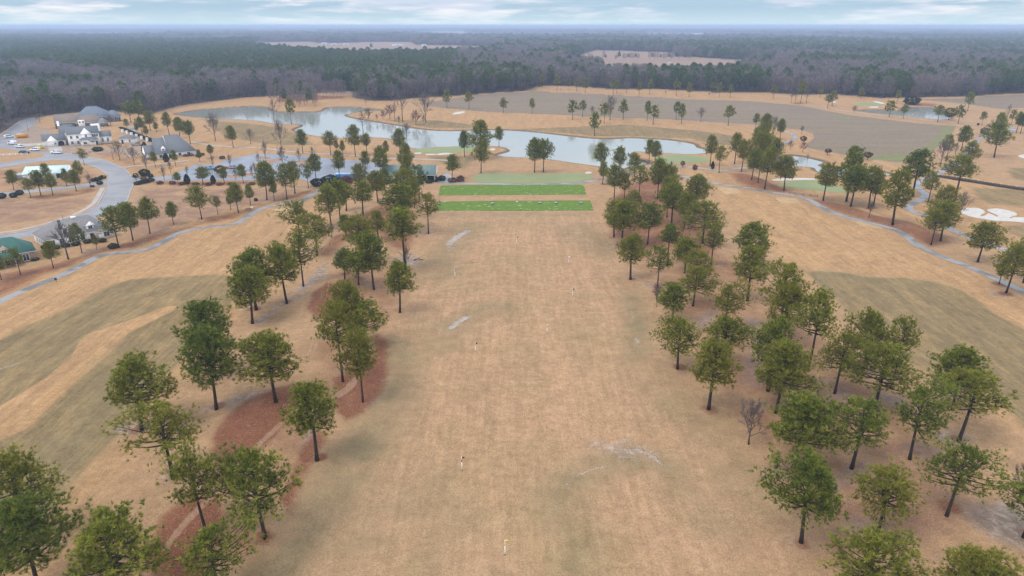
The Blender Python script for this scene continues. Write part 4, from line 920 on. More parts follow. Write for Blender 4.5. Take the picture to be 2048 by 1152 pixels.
531 318 281 v .9|bare tree at the top of the parking lot, left of the tall one
563 299 245 n .7|tall bare tree behind the parking lot
566 336 297 n .75|bare tree below the tall one, in the parking island
518 331 306 v .9|small bare tree left of the parking lot's tall bare trees
599 323 298 v 1|bare shrub on the right parking island
625 313 294 v 1|bare shrub at the upper right edge of the parking lot
545 372 330 v .7|slender bare tree among the parking row pines
549 246 197 t .8|tall thin bare tree standing by the pond spit
727 270 220 t .8|tall bare tree on the near bank of the long pond
813 284 250 n .9|bare tree behind the dark pine at the water edge
790 243 203 t .75|slim bare tree on the far bank point
805 243 180 t .8|tall bare tree with clumped top on the far bank point
852 246 190 n .8|big spreading bare oak on the far bank point
733 217 192 t .7|bare tree beside the inlet at the wood's edge
664 476 448 s 1.2|leafless sapling on the mulch slope of the left berm
813 533 492 v 1|grey twiggy brush around the foot of the very tall pine
1313 613 572 v .8|bare sapling with red twigs, right berm
1497 889 807 n 1.0|small bare tree alone at the range side of the right berm
2036 1005 905 v 1.3|bare tree at the right picture edge beside pale sand
1220 241 196 n .85|big bare tree between pines in the long row
1184 231 214 n 1|small bare tree in the long row, left of the big one
1401 244 217 n .85|round bare tree alone in the long row
1253 186 166 n .9|reddish bare tree on the far tan strip
1548 267 236 n .8|bare tree at the loop of the short pale path
1603 269 251 s 1.1|bare sapling above the dark red tree at the field corner
1613 331 306 t .7|thin bare tree in the narrow pond's edge
1880 332 283 n .95|leaning bare tree below the green strip
1910 309 284 v 1|bare tree between the leaning pine and the dark one
1983 273 247 n 1|grey bare tree behind the olive shrub
1916 444 388 n .6|bare tree at the left lobe of the white bunker
1738 435 402 s 1.1|thin sapling in the leaf bank above the cart path
1582 206 180 t .75|first thin trunk on the dark mulch by the field
1590 207 178 t .7|second thin trunk on the dark mulch by the field
1612 208 176 t .8|thick bare trunk on the dark mulch by the field
80 246 228 n 1.4|brown bare tree at the road before the brown-roofed house
222 252 230 n 1.2|purple-brown bare tree beside the blue-grey roof
# small red and purple trees
780 238 211 r 1|purple bushy tree at the tip of the far bank point
738 239 217 r 1|purple bush by the inlet on the far bank
766 240 222 r .9|small pink-brown tree on the far bank point
832 250 222 r 1|large dark red bushy tree on the far bank point
798 250 232 s 1|thin sapling beside the dark red bushy tree
848 250 230 s 1|thin sapling right of the dark red bushy tree
754 244 228 s 1|sapling at the water edge of the far bank point
1580 300 281 r .8|reddish small tree by the bend of the short pale path
1605 305 285 r .9|pinkish bare tree at the field corner above the narrow pond
1606 287 272 red .9|dark red leafy tree at the field corner
1655 310 297 red 1|purple-leaved tree on the grass strip above the narrow pond
1735 320 304 red 1.1|dark purple tree half behind the tall dark pine
1708 226 212 r 1|round reddish tree between field and small far pond
1313 600 570 r 1|red twig shrub at the foot of the thin pine
1342 339 322 s 1|small tree by the cart path beyond the berm top
1365 335 322 red .7|young tree at the path below the point green
1390 339 330 russet 0.56|small russet shrub beside the path below the point green
1331 189 181 s 1|sapling left of the middle of the far tan strip
1418 193 185 s 1|sapling near the right part of the far tan strip
1122 182 177 s 1|tiny sapling near the left tip of the far tan strip
# shrubs
4 397 386 round 1.3|dark round shrub cut by the left picture edge
28 395 385 round 1.2|middle one of the three dark round shrubs
40 390 380 round 1.2|right one of the three dark round shrubs
290 352 338 round 1.2|clipped ball shrub at the parking lot entrance
272 355 347 low 0.67|low shrub by the lamp at the parking lot entrance
302 355 348 low 0.67|low shrub at the right of the clipped ball shrub
293 312 284 cone .9|tall dark evergreen at the porch of the grey-roofed house
333 324 306 cone 1.2|dark rounded evergreen before the grey-roofed house
375 368 348 cone 1.1|conical dark shrub between the young pines at the parking lot
427 367 350 cone 1.1|dark shrub between the wide young pine and the yellowish one
442 345 332 russet 0.90|rounded brown-green shrub on the left parking island
635 372 357 round 1.4|dark shrub left of the stone post at the cart path
661 367 350 round 1.5|dark shrub left of the blue trailer
692 367 353 russet 1.01|brown shrub before the blue trailer
512 402 396 low 0.56|small round shrub on the lawn between pine groups
905 364 356 russet 1.23|wide russet shrub bed beside the forecourt
921 363 352 russet 0.73|taller reddish shrub at the end of the forecourt bed
790 366 359 low 0.84|dark shrub under the window of the range building
806 367 360 low 0.78|second dark shrub under the wall of the range building
870 363 354 low 0.84|dark shrub at the porch post of the range building
884 361 351 round 1.2|rounded shrub at the corner of the range building porch
196 302 294 low 1.23|dark wide shrub on the bare dirt before the white house
1967 273 255 olive 1|olive shrubby tree between path and field end
1897 240 215 olive 1|olive bush at the end of the small far pond
1823 209 193 round 1.6|grey-green shrub at the bank of the small far pond
1827 195 172 tan .8|tan-leaved tree at the edge of the far woods
1778 194 168 tan .7|second, paler tan tree in the edge of the far woods
1425 338 322 dark .9|dark dense evergreen in the round planter bed
445 318 312 low 0.90|dark low shrub behind the grey-roofed house
395 314 309 russet 0.78|reddish hedge shrub along the wall of the grey-roofed house
200 369 362 low 0.78|low shrub on the tip of the island by the road
185 374 370 russet 1.12|red-brown ground shrub near the side lane mouth
320 368 362 russet 1.12|russet shrub at the start of the parking lot hedge
345 368 362 russet 1.12|second russet shrub along the parking lot hedge
288 360 354 russet 0.95|red shrub in the entrance bed by the road
227 496 487 low 1.01|dark shrub under the right eave of the grey cottage
95 498 488 low 1.01|dark shrub at the front corner of the grey cottage
70 520.5 515 low 1.4|dark shrub at the brick corner of the green-roofed cottage
365 369 364 russet 1.3|first russet clump of the low hedge below the parking lot, from its entrance
392 370 365 russet 1.3|second russet clump of the low hedge below the parking lot, from its entrance
418 370.5 365.5 russet 1.3|third russet clump of the low hedge below the parking lot, from its entrance
440 370.5 365.5 russet 1.3|fourth russet clump of the low hedge below the parking lot, from its entrance
462 370 365 russet 1.3|fifth russet clump of the low hedge below the parking lot, from its entrance
505 369.5 364.5 russet 1.3|sixth russet clump of the low hedge below the parking lot, from its entrance
522 370 365 russet 1.3|seventh russet clump of the low hedge below the parking lot, from its entrance
276 369 363 low 1.3|dark clump of the short curved hedge at the lane corner, nearest the road
284 367 361 low 1.3|dark clump of the short curved hedge at the lane corner, second from the road
293 365 359 low 1.3|dark clump of the short curved hedge at the lane corner, third from the road
301 362.5 356.5 low 1.3|dark clump of the short curved hedge at the lane corner, last from the road
205 357 351 low 1.2|dark shrub on the planted point beside the road bend, at its tip
197 360 354 low 1.2|dark shrub on the planted point beside the road bend, second from its tip
189 362.5 356.5 low 1.2|dark shrub on the planted point beside the road bend, third from its tip
372 312.5 307.5 russet 1.3|reddish shrub along the right wall of the grey-roofed house, nearest the porch pines
382 311.5 306.5 russet 1.3|reddish shrub along the right wall of the grey-roofed house, middle
403 311 306 russet 1.3|reddish shrub along the right wall of the grey-roofed house, beyond the corner
778 367 361 low 1.2|small dark shrub in the bed before the cream range building, leftmost
797 368 362 low 1.2|small dark shrub in the bed before the cream range building, second
820 368.5 362.5 low 1.2|small dark shrub in the bed before the cream range building, third
840 368 362 low 1.2|small dark shrub in the bed before the cream range building, fourth
858 366 360 low 1.2|small dark shrub in the bed before the cream range building, rightmost
112 498 491 low 1.1|dark foundation shrub along the front wall of the grey cottage, first from the near corner
132 494 487 low 1.1|dark foundation shrub along the front wall of the grey cottage, second from the near corner
152 490.5 483.5 low 1.1|dark foundation shrub along the front wall of the grey cottage, third from the near corner
176 486 479 low 1.1|dark foundation shrub along the front wall of the grey cottage, fourth from the near corner
205 484 477 low 1.1|dark foundation shrub along the front wall of the grey cottage, fifth from the near corner
"""
TREES, TREES_PX = [], []
_g = None
for _ln in TREE_TEXT.strip().splitlines():
    if _ln.startswith('#'): _g = _ln[1:].strip(); continue
    _a, _lab = _ln.split('|'); _u, _vb, _vt, _k, _w = _a.split()
    TREES.append((float(_u), float(_vb), float(_vt), _k, float(_w), _lab.strip(), _g))
    if _k[0] in 'ABCDEF' and not _k == 'f': TREES_PX.append((float(_u), float(_vb)))
def build_trees():
    make_pines(); make_bare(); make_leafy(); rng = random.Random(3)
    for i, (u, vb, vt, k, w, lab, grp) in enumerate(TREES):
        P = at(u, vb); h = top_height(P, u, vt); rz = rng.uniform(0, 6.28)
        if k == 'f': k2 = 'f%d' % (i % 6)
        else: k2 = k
        if k2 in PINES:
            proto, nm, cat = PINES[k2], 'pine_tree', 'pine tree'; h *= .985
            if vb < 262 and k2[0] != 'f': proto = PINES['f%d' % (i % 6)]
        elif k2 in BARE: proto, nm, cat = BARE[k2], ('bare_sapling' if k2 == 's' else 'bare_tree'), 'bare tree'
        else:
            proto = LEAFY[k2]; cat = 'tree' if k2 in ('red', 'olive', 'tan', 'dark') else 'shrub'; nm = 'leafy_tree' if cat == 'tree' else 'round_shrub'
        if w > 10:                         # a measured crown width in pixels: turn it into metres
            a, c, Ht = proto; co = np.empty(len(c.vertices) * 3, np.float32); c.vertices.foreach_get('co', co); co = co.reshape(-1, 3)
            pw = .5 * (np.percentile(co[:, 0], 98) - np.percentile(co[:, 0], 2) + np.percentile(co[:, 1], 98) - np.percentile(co[:, 1], 2))
            dep = P.y * cp + (H - P.z - h * .6) * sp_; w = w * dep / FPX / (pw * h / Ht) / .95; w = min(max(w, .6), 1.3)
        elif nm == 'pine_tree': w *= .93
        P.z -= .05
        place(nm, proto, P, max(h, .4), w * (.92 if nm == 'pine_tree' else 1.0), rz, lab, cat, grp, rng.uniform(-.025, .025))

# ------------------------------------------------------------------ the far woods: one mass to the horizon
def wood_proto_bare(seed, tall=17):
    rng = np.random.RandomState(seed); V, F, T = [], [], []
    tr = MB(); tr.tube([(0, 0, 0), (0, 0, tall * .5), (.3, .2, tall * .85)], [.22, .15, .05], 4)
    for i in range(9):
        a = rng.uniform(0, 6.28); z = tall * rng.uniform(.3, .75); L = tall * rng.uniform(.22, .36)
        tr.tube([(0, 0, z), (math.cos(a) * L * .6, math.sin(a) * L * .6, z + L * .75)], [.10, .03], 3, cap=False)
    n = 330; th = rng.uniform(0, 6.28, n); zz = rng.uniform(.22, 1, n); r = tall * .24 * np.sqrt(np.clip(1.06 - ((zz - .58) / .46) ** 2, .05, 1)) * rng.uniform(.3, 1, n) ** .5
    C = np.stack([np.cos(th) * r, np.sin(th) * r, zz * tall], 1); D = np.stack([np.cos(th) * .7, np.sin(th) * .7, np.full(n, .9)], 1) + rng.normal(0, .4, (n, 3)); D /= np.linalg.norm(D, axis=1, keepdims=True)
    A_ = np.cross(D, rng.normal(size=(n, 3))); A_ /= np.linalg.norm(A_, axis=1, keepdims=True); L = rng.uniform(1.2, 2.6, n)[:, None]; w = .19
    V = np.concatenate([np.array(tr.v), np.stack([C - A_ * w, C + A_ * w, C + D * L], 1).reshape(-1, 3)]); F = tr.f + [[len(tr.v) + 3 * i, len(tr.v) + 3 * i + 1, len(tr.v) + 3 * i + 2] for i in range(n)]
    me = npmesh('bare_wood_tree', V, F, M_TWIG_FAR); add_tint(me, np.concatenate([np.full(len(tr.f), .45), rng.uniform(0, 1, n)]), 1); return me
def wood_proto_pine(seed, tall=19):
    rng = np.random.RandomState(seed); n = 150; th = rng.uniform(0, 6.28, n); q = rng.uniform(0, 1, n); zz = .42 + .58 * q
    r = tall * .21 * np.sin(np.pi * (q * .8 + .2)) ** .7 * rng.uniform(.35, 1, n) ** .5
    C = np.stack([np.cos(th) * r, np.sin(th) * r, zz * tall], 1); D = np.stack([np.cos(th), np.sin(th), np.full(n, .8)], 1)
    cm = tufts_mesh('pine_wood_tree', C, D, np.full(n, 1.5), 6, rng, rng.uniform(0, 1, n), .5, M_NEEDLE_FAR, .9)
    return cm
def wood_mass_nodes(name, col_):
    ng = bpy.data.node_groups.new(name, 'GeometryNodeTree'); ng.interface.new_socket('Geometry', in_out='INPUT', socket_type='NodeSocketGeometry'); ng.interface.new_socket('Geometry', in_out='OUTPUT', socket_type='NodeSocketGeometry')
    N = ng.nodes.new; L = ng.links.new; i = N('NodeGroupInput'); o = N('NodeGroupOutput'); ip = N('GeometryNodeInstanceOnPoints'); ci = N('GeometryNodeCollectionInfo')
    ci.inputs['Collection'].default_value = col_; ci.inputs['Separate Children'].default_value = True; ci.inputs['Reset Children'].default_value = True
    ip.inputs['Pick Instance'].default_value = True
    def na(n_, t): a = N('GeometryNodeInputNamedAttribute'); a.data_type = t; a.inputs[0].default_value = n_; return [s for s in a.outputs if s.enabled and s.name == 'Attribute'][0]
    cx = N('ShaderNodeCombineXYZ'); L(na('turn', 'FLOAT'), cx.inputs[2])
    L(i.outputs[0], ip.inputs['Points']); L(ci.outputs[0], ip.inputs['Instance']); L(na('pick', 'INT'), ip.inputs['Instance Index'])
    L(cx.outputs[0], ip.inputs['Rotation']); L(na('size', 'FLOAT_VECTOR'), ip.inputs['Scale']); L(ip.outputs[0], o.inputs[0]); return ng
def build_woods():
    rng = np.random.RandomState(77); P = []
    def band(y0, y1, sp, hs, vs):
        w = (y1 * cp + H * sp_) * .86 + 60
        ys = np.arange(y0, y1, sp * .87); 
        for j, y in enumerate(ys):
            wj = (y * cp + H * sp_) * .86 + 60; xs = np.arange(-wj, wj, sp) + (sp / 2 if j % 2 else 0)
            P.append(np.stack([xs + rng.uniform(-.42, .42, len(xs)) * sp, y + rng.uniform(-.42, .42, len(xs)) * sp, np.full(len(xs), hs), np.full(len(xs), vs)], 1))
    band(380, 1150, 7.2, 1.0, 1.0); band(1150, 2000, 9.5, 1.25, 1.0); band(2000, 3600, 15, 1.9, 1.02); band(3600, 7000, 30, 3.6, 1.05); band(7000, 14000, 62, 7.0, 1.1); band(14000, 23000, 130, 14, 1.2)
    A_ = np.concatenate(P); x, y, hs, vs = A_.T
    u, v = px_of(x, y); ok = v < edge_v(u) - .15
    for c in CLEAR_W: ok &= sdist(x, y, c, 12) < -1.5
    ok &= sdist(x, y, FIELD2, 12) < -3; ok &= sdist(x, y, ROAD_W, 12) < -5
    # open patches of farmland far out
    ok &= ~farmland(x, y)
    x, y, hs, vs, u, v = (q[ok] for q in (x, y, hs, vs, u, v))
    # where pines dominate
    pz = .10 + .9 * sstep(.60, .78, vnoise(x, y, 130, 8)) * .55
    for poly, p in (([(-300,72),(520,78),(520,110),(560,148),(480,152),(420,148),(200,150),(90,134),(-300,128)], .93), ([(480,92),(920,98),(900,140),(820,146),(600,145),(480,150)], .93), ([(-300,142),(140,148),(130,172),(-300,172)], .8), ([(230,148),(400,150),(400,163),(230,163)], .85), ([(650,155),(740,150),(830,160),(760,190),(660,190)], .6), ([(1310,140),(1510,145),(1540,186),(1420,184),(1330,150)], .72), ([(1680,150),(1840,160),(1830,197),(1690,192)], .6), ([(1400,85),(2000,70),(2300,80),(2300,100),(1400,110)], .45), ([(1060,100),(1200,95),(1180,112),(1060,112)], .7), ([(1990,150),(2100,150),(2100,190),(1990,188)], .7), ([(1740,118),(1790,118),(1790,130),(1740,130)], .9), ([(60,200),(330,200),(330,235),(60,245)], .3)):
        poly = np.array(poly, float); poly[:, 1] += 16 * 1480 * .85 / np.hypot(*g0(poly[:, 0], np.maximum(poly[:, 1], 60)))   # what shows is the crowns, so the feet lie nearer
        k = inside(u, v, poly); pz[k] = np.maximum(pz[k], p)
    pine = rng.uniform(0, 1, len(x)) < pz
    near_e = (edge_v(u) - v) < 8
    young = inside(u, v, np.array([(-300,164),(140,166),(400,164),(400,176),(130,186),(-300,188)], float)) & pine
    hvar = rng.uniform(.72, 1.16, len(x)) * np.where(young, .5, 1.0) * np.where(y > 3000, rng.uniform(.9, 1.2, len(x)), 1)
    grove = None
    for nm, sel, protos, lab in (('bare_woods', ~pine, [wood_proto_bare(900 + i, t) for i, t in enumerate((17, 16, 18.5, 15, 17.5))], 'leafless grey-brown woods reaching to the horizon'), ('pine_woods', pine, [wood_proto_pine(950 + i, t) for i, t in enumerate((19, 18, 20.5, 17))], 'dark green pine woods mixed through the leafless woods')):
        c = bpy.data.collections.new(nm + '_kinds')
        for me in protos: c.objects.link(bpy.data.objects.new(me.name, me))
        n = int(sel.sum()); me = bpy.data.meshes.new(nm); me.vertices.add(n); me.vertices.foreach_set('co', np.stack([x[sel], y[sel], np.full(n, -.1)], 1).astype(np.float32).ravel())
        for an, t, val in (('turn', 'FLOAT', rng.uniform(0, 6.28, n)), ('pick', 'INT', rng.randint(0, len(protos), n)), ('size', 'FLOAT_VECTOR', np.stack([hs[sel] * rng.uniform(.85, 1.2, n), hs[sel] * rng.uniform(.85, 1.2, n), vs[sel] * hvar[sel]], 1))):
            a = me.attributes.new(an, t, 'POINT'); a.data.foreach_set('vector' if t == 'FLOAT_VECTOR' else 'value', np.ascontiguousarray(val, np.int32 if t == 'INT' else np.float32).ravel())
        o = link(bpy.data.objects.new(nm, me)); tag(o, lab, 'woods', kind='stuff')
        md = o.modifiers.new('trees', 'NODES'); md.node_group = wood_mass_nodes(nm, c)
    print('woods', len(x), int(pine.sum()))

def build_haze():
    m = bpy.data.materials.new('haze'); m.use_nodes = True; nt = m.node_tree; nt.nodes.clear()
    out = nt.nodes.new('ShaderNodeOutputMaterial'); v = nt.nodes.new('ShaderNodeVolumePrincipled'); nt.links.new(v.outputs[0], out.inputs['Volume'])
    v.inputs['Color'].default_value = (.60, .73, .97, 1); v.inputs['Density'].default_value = HAZE; v.inputs['Anisotropy'].default_value = .1
    mb = MB(); mb.box(-32000, 32000, -400, 30000, -3.0, 63.0); o = mb.build('haze', m); tag(o, 'thin winter haze over the whole landscape', 'haze', kind='stuff')
HAZE = 2.0e-4
# ------------------------------------------------------------------ buildings
MATS = {}
def M(n):
    if not MATS:
        MATS.update(white=simple('white_stucco', (.82, .80, .77), (.75, .73, .70), 1.2), cream=simple('cream_siding', (.66, .60, .46), (.58, .52, .40), 1.0), tanbrick=simple('tan_brick', (.40, .29, .22), (.32, .22, .17), 3.0),
            greyroof=simple('grey_shingle', (.155, .165, .175), (.105, .112, .122), 1.6, .85, stretch=(1, 1, 6)), slate=simple('warm_grey_shingle', (.215, .20, .195), (.145, .135, .135), 1.5, stretch=(1, 1, 6)), brownroof=simple('brown_shingle', (.215, .17, .14), (.15, .12, .10), 1.5, stretch=(1, 1, 6)),
            blueroof=simple('blue_grey_shingle', (.15, .175, .205), (.10, .12, .15), 1.5, stretch=(1, 1, 6)), greenroof=simple('green_shingle', (.050, .130, .108), (.034, .092, .078), 1.5, stretch=(1, 1, 6)), rangeroof=simple('grey_green_shingle', (.17, .235, .22), (.12, .17, .165), 1.5, stretch=(1, 1, 6)),
            mint=simple('mint_metal_roof', (.52, .62, .58), (.44, .56, .53), .5, .5), glass=simple('window_glass', (.035, .042, .05), (.05, .06, .07), 1, .1, .6), trim=simple('white_trim', (.78, .78, .77), (.72, .72, .71), 2), dark=simple('dark_opening', (.03, .028, .026), (.045, .04, .036), 2),
            brick=simple('brown_brick', (.16, .11, .09), (.11, .08, .07), 3), wood=simple('weathered_wood', (.085, .07, .06), (.05, .045, .042), 1.5, .9, stretch=(1, 1, .2)), rail=simple('rail_wood', (.17, .11, .085), (.11, .07, .055), 2), stone=simple('pale_stone', (.56, .52, .46), (.46, .42, .37), 1.5), greymetal=simple('grey_metal', (.34, .36, .40), (.28, .30, .34), 1, .5, .4),
            orange=simple('orange_paint', (.72, .33, .02), (.60, .26, .02), 1.2, .5, .4), yellow=simple('yellow_plastic', (.80, .58, .03), (.70, .48, .03), 2, .5), blue=simple('blue_paint', (.015, .17, .50), (.012, .13, .42), .8, .4, .5), paleblue=simple('pale_blue_top', (.52, .66, .80), (.44, .58, .74), .8, .5), black=simple('black_iron', (.02, .02, .022), (.03, .03, .032), 3, .5),
            red=simple('red_band', (.32, .03, .025), (.26, .025, .02), 5, .6), carwhite=simple('white_car_paint', (.76, .77, .79), (.72, .73, .75), 1, .25, .5), cargrey=simple('grey_car_paint', (.17, .18, .20), (.14, .15, .17), 1, .25, .5), carteal=simple('teal_car_paint', (.12, .25, .32), (.10, .21, .28), 1, .25, .5), tyre=simple('tyre_rubber', (.02, .02, .02), (.03, .03, .03), 4), lamp=simple('lamp_lens', (.7, .7, .66), (.6, .6, .58), 4, .2), tail=simple('tail_lens', (.4, .02, .02), (.3, .02, .02), 4, .3), bark=M_BARK)
    return MATS[n]
class Building:
    def __init__(s, name, P, deg, label, cat, group=None):
        s.e = empty(name, P, R(deg)); tag(s.e, label, cat, group)
    def walls(s, x0, x1, y0, y1, h, m='white', z0=-.3, name='wall'):
        mb = MB(); mb.box(x0, x1, y0, y1, z0, h); return mb.build(name, M(m), s.e)
    def roof(s, x0, x1, y0, y1, ze, zr, m='greyroof', axis='x', hl=0.0, hr=0.0, oh=.45, wall='white', name='roof', ridge=.5):
        """ridge along axis; hl, hr: how far the ridge ends stand in from the eaves (0 = gable end)"""
        if axis == 'y': f = lambda a, b, z: (b, a, z); x0, x1, y0, y1 = y0, y1, x0, x1
        else: f = lambda a, b, z: (a, b, z)
        ym = y0 + (y1 - y0) * ridge; sl = (zr - ze) / max(ym - y0, .1); oe = .25
        a0, a1 = x0 - (oh if hl else oe), x1 + (oh if hr else oe); b0, b1 = y0 - oh, y1 + oh; zl = ze - oh * sl * .6; t = .18
        r0, r1 = (x0 + hl if hl else a0), (x1 - hr if hr else a1)
        V = [f(a0, b0, zl), f(a1, b0, zl), f(a1, b1, zl), f(a0, b1, zl), f(r0, ym, zr), f(r1, ym, zr), f(a0, b0, zl - t), f(a1, b0, zl - t), f(a1, b1, zl - t), f(a0, b1, zl - t)]
        F = [(0, 1, 5, 4), (2, 3, 4, 5), (1, 2, 5), (3, 0, 4), (0, 6, 7, 1), (1, 7, 8, 2), (2, 8, 9, 3), (3, 9, 6, 0), (9, 8, 7, 6)]
        mi = [0, 0, 0 if hr else 1, 0 if hl else 1, 2, 2, 2, 2, 2]
        if axis == 'y': F = [tuple(reversed(q)) for q in F]
        mb = MB()
        for q, i in zip(F, mi): mb.f.append(list(q)); mb.m.append(i)
        mb.v = V; return mb.build(name, [M(m), M(wall), M('trim')], s.e)
    def window(s, x, y, z, w, h, face='f', trim='trim', name='window', cross=True, depth=.07):
        dx, dy = {'f': (0, -1), 'b': (0, 1), 'l': (-1, 0), 'r': (1, 0)}[face]
        def bx(mb, a0, a1, z0, z1, p):
            if dx == 0: mb.box(x + a0, x + a1, min(y, y + dy * p), max(y, y + dy * p), z0, z1)
            else: mb.box(min(x, x + dx * p), max(x, x + dx * p), y + a0, y + a1, z0, z1)
        g = MB(); bx(g, -w / 2, w / 2, z, z + h, depth); o = g.build(name, M('glass' if name == 'window' else 'dark'), s.e)
        fr = MB(); t = .10; p = depth + .05
        bx(fr, -w / 2 - t, -w / 2, z - t, z + h + t, p); bx(fr, w / 2, w / 2 + t, z - t, z + h + t, p); bx(fr, -w / 2, w / 2, z + h, z + h + t, p); bx(fr, -w / 2, w / 2, z - t, z, p + .05)
        if cross: bx(fr, -.03, .03, z, z + h, depth + .02)
        fr.build('frame', M(trim), o); return o
    def box(s, name, m, *a):
        mb = MB(); mb.box(*a); return mb.build(name, M(m), s.e)
def build_houses():
    # the white two-storey house with its gatehouse
    b = Building('white_house', at(139, 292), 33, 'white two-storey house with grey roofs, tall chimney and an arched gatehouse wing', 'house')
    b.walls(0, 14.6, 0, 8, 6.0); b.roof(0, 14.6, 0, 8, 6.0, 9.3)
    b.walls(6.2, 10.6, -.9, 4, 6.2); b.roof(6.2, 10.6, -.9, 4.2, 6.2, 9.0, axis='y')
    b.walls(5.4, 13.4, -3.2, -.9, 2.9, name='porch_wall'); b.roof(5.4, 13.4, -3.2, -.9, 2.9, 4.0, hl=.8, hr=.8, ridge=.92, name='porch_roof')
    b.walls(9.4, 12.2, -4.4, -3.2, 2.7, name='porch_wall'); b.roof(9.4, 12.2, -4.4, -3.0, 2.7, 3.6, axis='x', hl=.5, hr=.5, ridge=.9, name='porch_roof')
    b.walls(14.6, 20.2, .6, 6.6, 3.8); b.roof(14.6, 20.2, .6, 6.6, 3.8, 6.2)
    b.walls(-3.2, 3.2, 6.5, 13.0, 6.4); b.roof(-3.2, 3.2, 6.5, 13.0, 6.4, 10.2, axis='x')
    b.box('chimney', 'white', -3.4, -2.3, 9.2, 10.4, 0, 12.0); b.box('rear_tower', 'white', 12.0, 16.2, 9.5, 13.0, -.2, 9.2); b.walls(3.2, 12, 8, 13, 6.2); b.roof(3.2, 12, 8, 13, 6.2, 7.6, m='mint', hl=2, hr=1)
    b.walls(-11.5, -1.2, 3.2, 8.2, 3.2); b.roof(-11.5, -1.2, 3.2, 8.2, 3.2, 6.2); b.walls(-9.4, -5.2, 1.4, 4, 3.3); b.roof(-9.4, -5.2, 1.4, 5.0, 3.3, 5.8, axis='y')
    ar = MB(); pts = [(math.cos(t) * 1.35, 1.4 + math.sin(t) * 1.35) for t in np.linspace(0, math.pi, 13)]; pts = [(-1.35, 0)] + pts[::-1] + [(1.35, 0)]
    ar.add([(-3.4 + x, 3.12, z) for x, z in pts] + [(-3.4 + x, 3.22, z) for x, z in pts], [tuple(range(len(pts)))] + [(i, i + 1, len(pts) + i + 1, len(pts) + i) for i in range(len(pts) - 1)]); ar.build('arched_opening', M('dark'), b.e)
    for x in (1.6, 4.4): b.window(x, 0, 3.7, .95, 1.3); b.window(x, 0, .7, .95, 1.7)
    b.window(8.4, -.9, 4.2, .8, 1.2); 
    for x in (11.6, 12.6, 13.6): b.window(x, 0, 4.0, .75, 1.3)
    b.window(7.4, -3.2, .8, 1.5, 1.1); b.window(10.8, -4.4, 1.7, 2.0, .5, cross=False)
    for x in (15.8, 18.3): b.window(x, .6, .9, .85, 1.9)
    b.window(-6.0, 1.4, 1.1, .8, 1.0); b.window(0, 3.0, 3.8, .8, 1.4, 'l'); b.window(0, 5.6, 3.8, .8, 1.4, 'l'); b.window(0, 2.4, .6, .9, 1.8, 'l'); b.window(-3.2, 9, 3.2, .8, 1.5, 'l'); b.window(-11.5, 5.5, .9, .9, 1.4, 'l')
    b.window(12.8, -3.2, 0, 1.0, 2.1, name='door', cross=False)
    # pavilion and garden posts
    b = Building('garden_pavilion', at(239, 287.5), 6, 'low white pavilion with a grey hipped roof beside the white house', 'pavilion')
    b.walls(0, 8.2, 0, 5, 2.8); b.roof(0, 8.2, 0, 5, 2.8, 4.3, hl=2, hr=2, wall='white'); b.window(5.6, 0, .8, .7, 1.4); b.window(1.8, 0, 0, 1.0, 2.1, name='door', cross=False)
    for i, (u, v) in enumerate(((246, 267), (255, 270), (264, 273.5), (274, 277), (284, 281), (295, 284.5))):
        e = empty('garden_post', at(u, v)); tag(e, 'white square garden post with flat cap, %s along the clipped hedge' % ('first', 'second', 'third', 'fourth', 'fifth', 'last')[i], 'garden post', 'white posts along the clipped hedge')
        mb = MB(); mb.box(-.45, .45, -.45, .45, -.2, 2.2); mb.build('shaft', M('white'), e); mb = MB(); mb.box(-.6, .6, -.6, .6, 2.2, 2.45); mb.build('cap', M('trim'), e)
    # brown-roofed and blue-roofed houses
    b = Building('brown_roof_house', at(112, 258), 30, 'brown-roofed brick house right behind the white house', 'house')
    b.walls(0, 15, 0, 10, 3.6, 'brick'); b.roof(0, 15, 0, 10, 3.6, 8.2, 'brownroof', hl=0, hr=4, wall='brick'); b.walls(11, 26, -2.5, 6, 3.4, 'brick'); b.roof(11, 26, -2.5, 6, 3.4, 7.4, 'brownroof', hl=4, hr=4, wall='brick')
    b.walls(23, 28.5, -4.5, 1, 3.0, 'brick'); b.roof(23, 28.5, -4.5, 1, 3.0, 5.6, 'slate', hl=2.4, hr=2.4, wall='brick')
    b.walls(12.5, 16, -3.0, -2.5, 4.8, 'white', name='dormer'); 
    for x in (2.5, 6, 9.5): b.window(x, 0, .9, 1.0, 1.5)
    for x in (19, 21.5): b.window(x, -2.5, .6, 1.1, 1.9)
    for x in (24.6, 26.8): b.window(x, -4.5, .3, 1.1, 2.0)
    for x in (13.4, 15.1): b.window(x, -3.0, 3.2, .9, 1.0)
    b = Building('blue_roof_house', at(152, 246), 26, 'house with blue-grey hipped roofs at the edge of the woods', 'house')
    b.walls(0, 22, 0, 13, 3.6, 'brick'); b.roof(0, 22, 0, 13, 3.6, 9.6, 'blueroof', hl=7, hr=9, wall='brick'); b.walls(18, 26, -4, 5, 3.4, 'brick'); b.roof(18, 26, -4, 5, 3.4, 7.2, 'blueroof', hl=3, hr=3, wall='brick')
    for x in (19.5, 22, 24.5): b.window(x, -4, .6, 1.1, 1.9)
    b.window(26, 0, .8, 1.2, 1.6, 'r')
    # grey gabled house
    b = Building('grey_roof_house', at(316, 318.5), 36, 'white house under a big grey roof with a gabled porch, among bare trees', 'house')
    b.walls(0, 17.5, 0, 12, 2.6); b.roof(5.2, 17.5, 0, 12, 2.7, 10.2, hl=0, hr=6.2, wall='trim'); b.roof(0, 5.4, -.4, 12.4, 2.5, 9.2, hl=0.01, hr=0, wall='greyroof', name='roof')
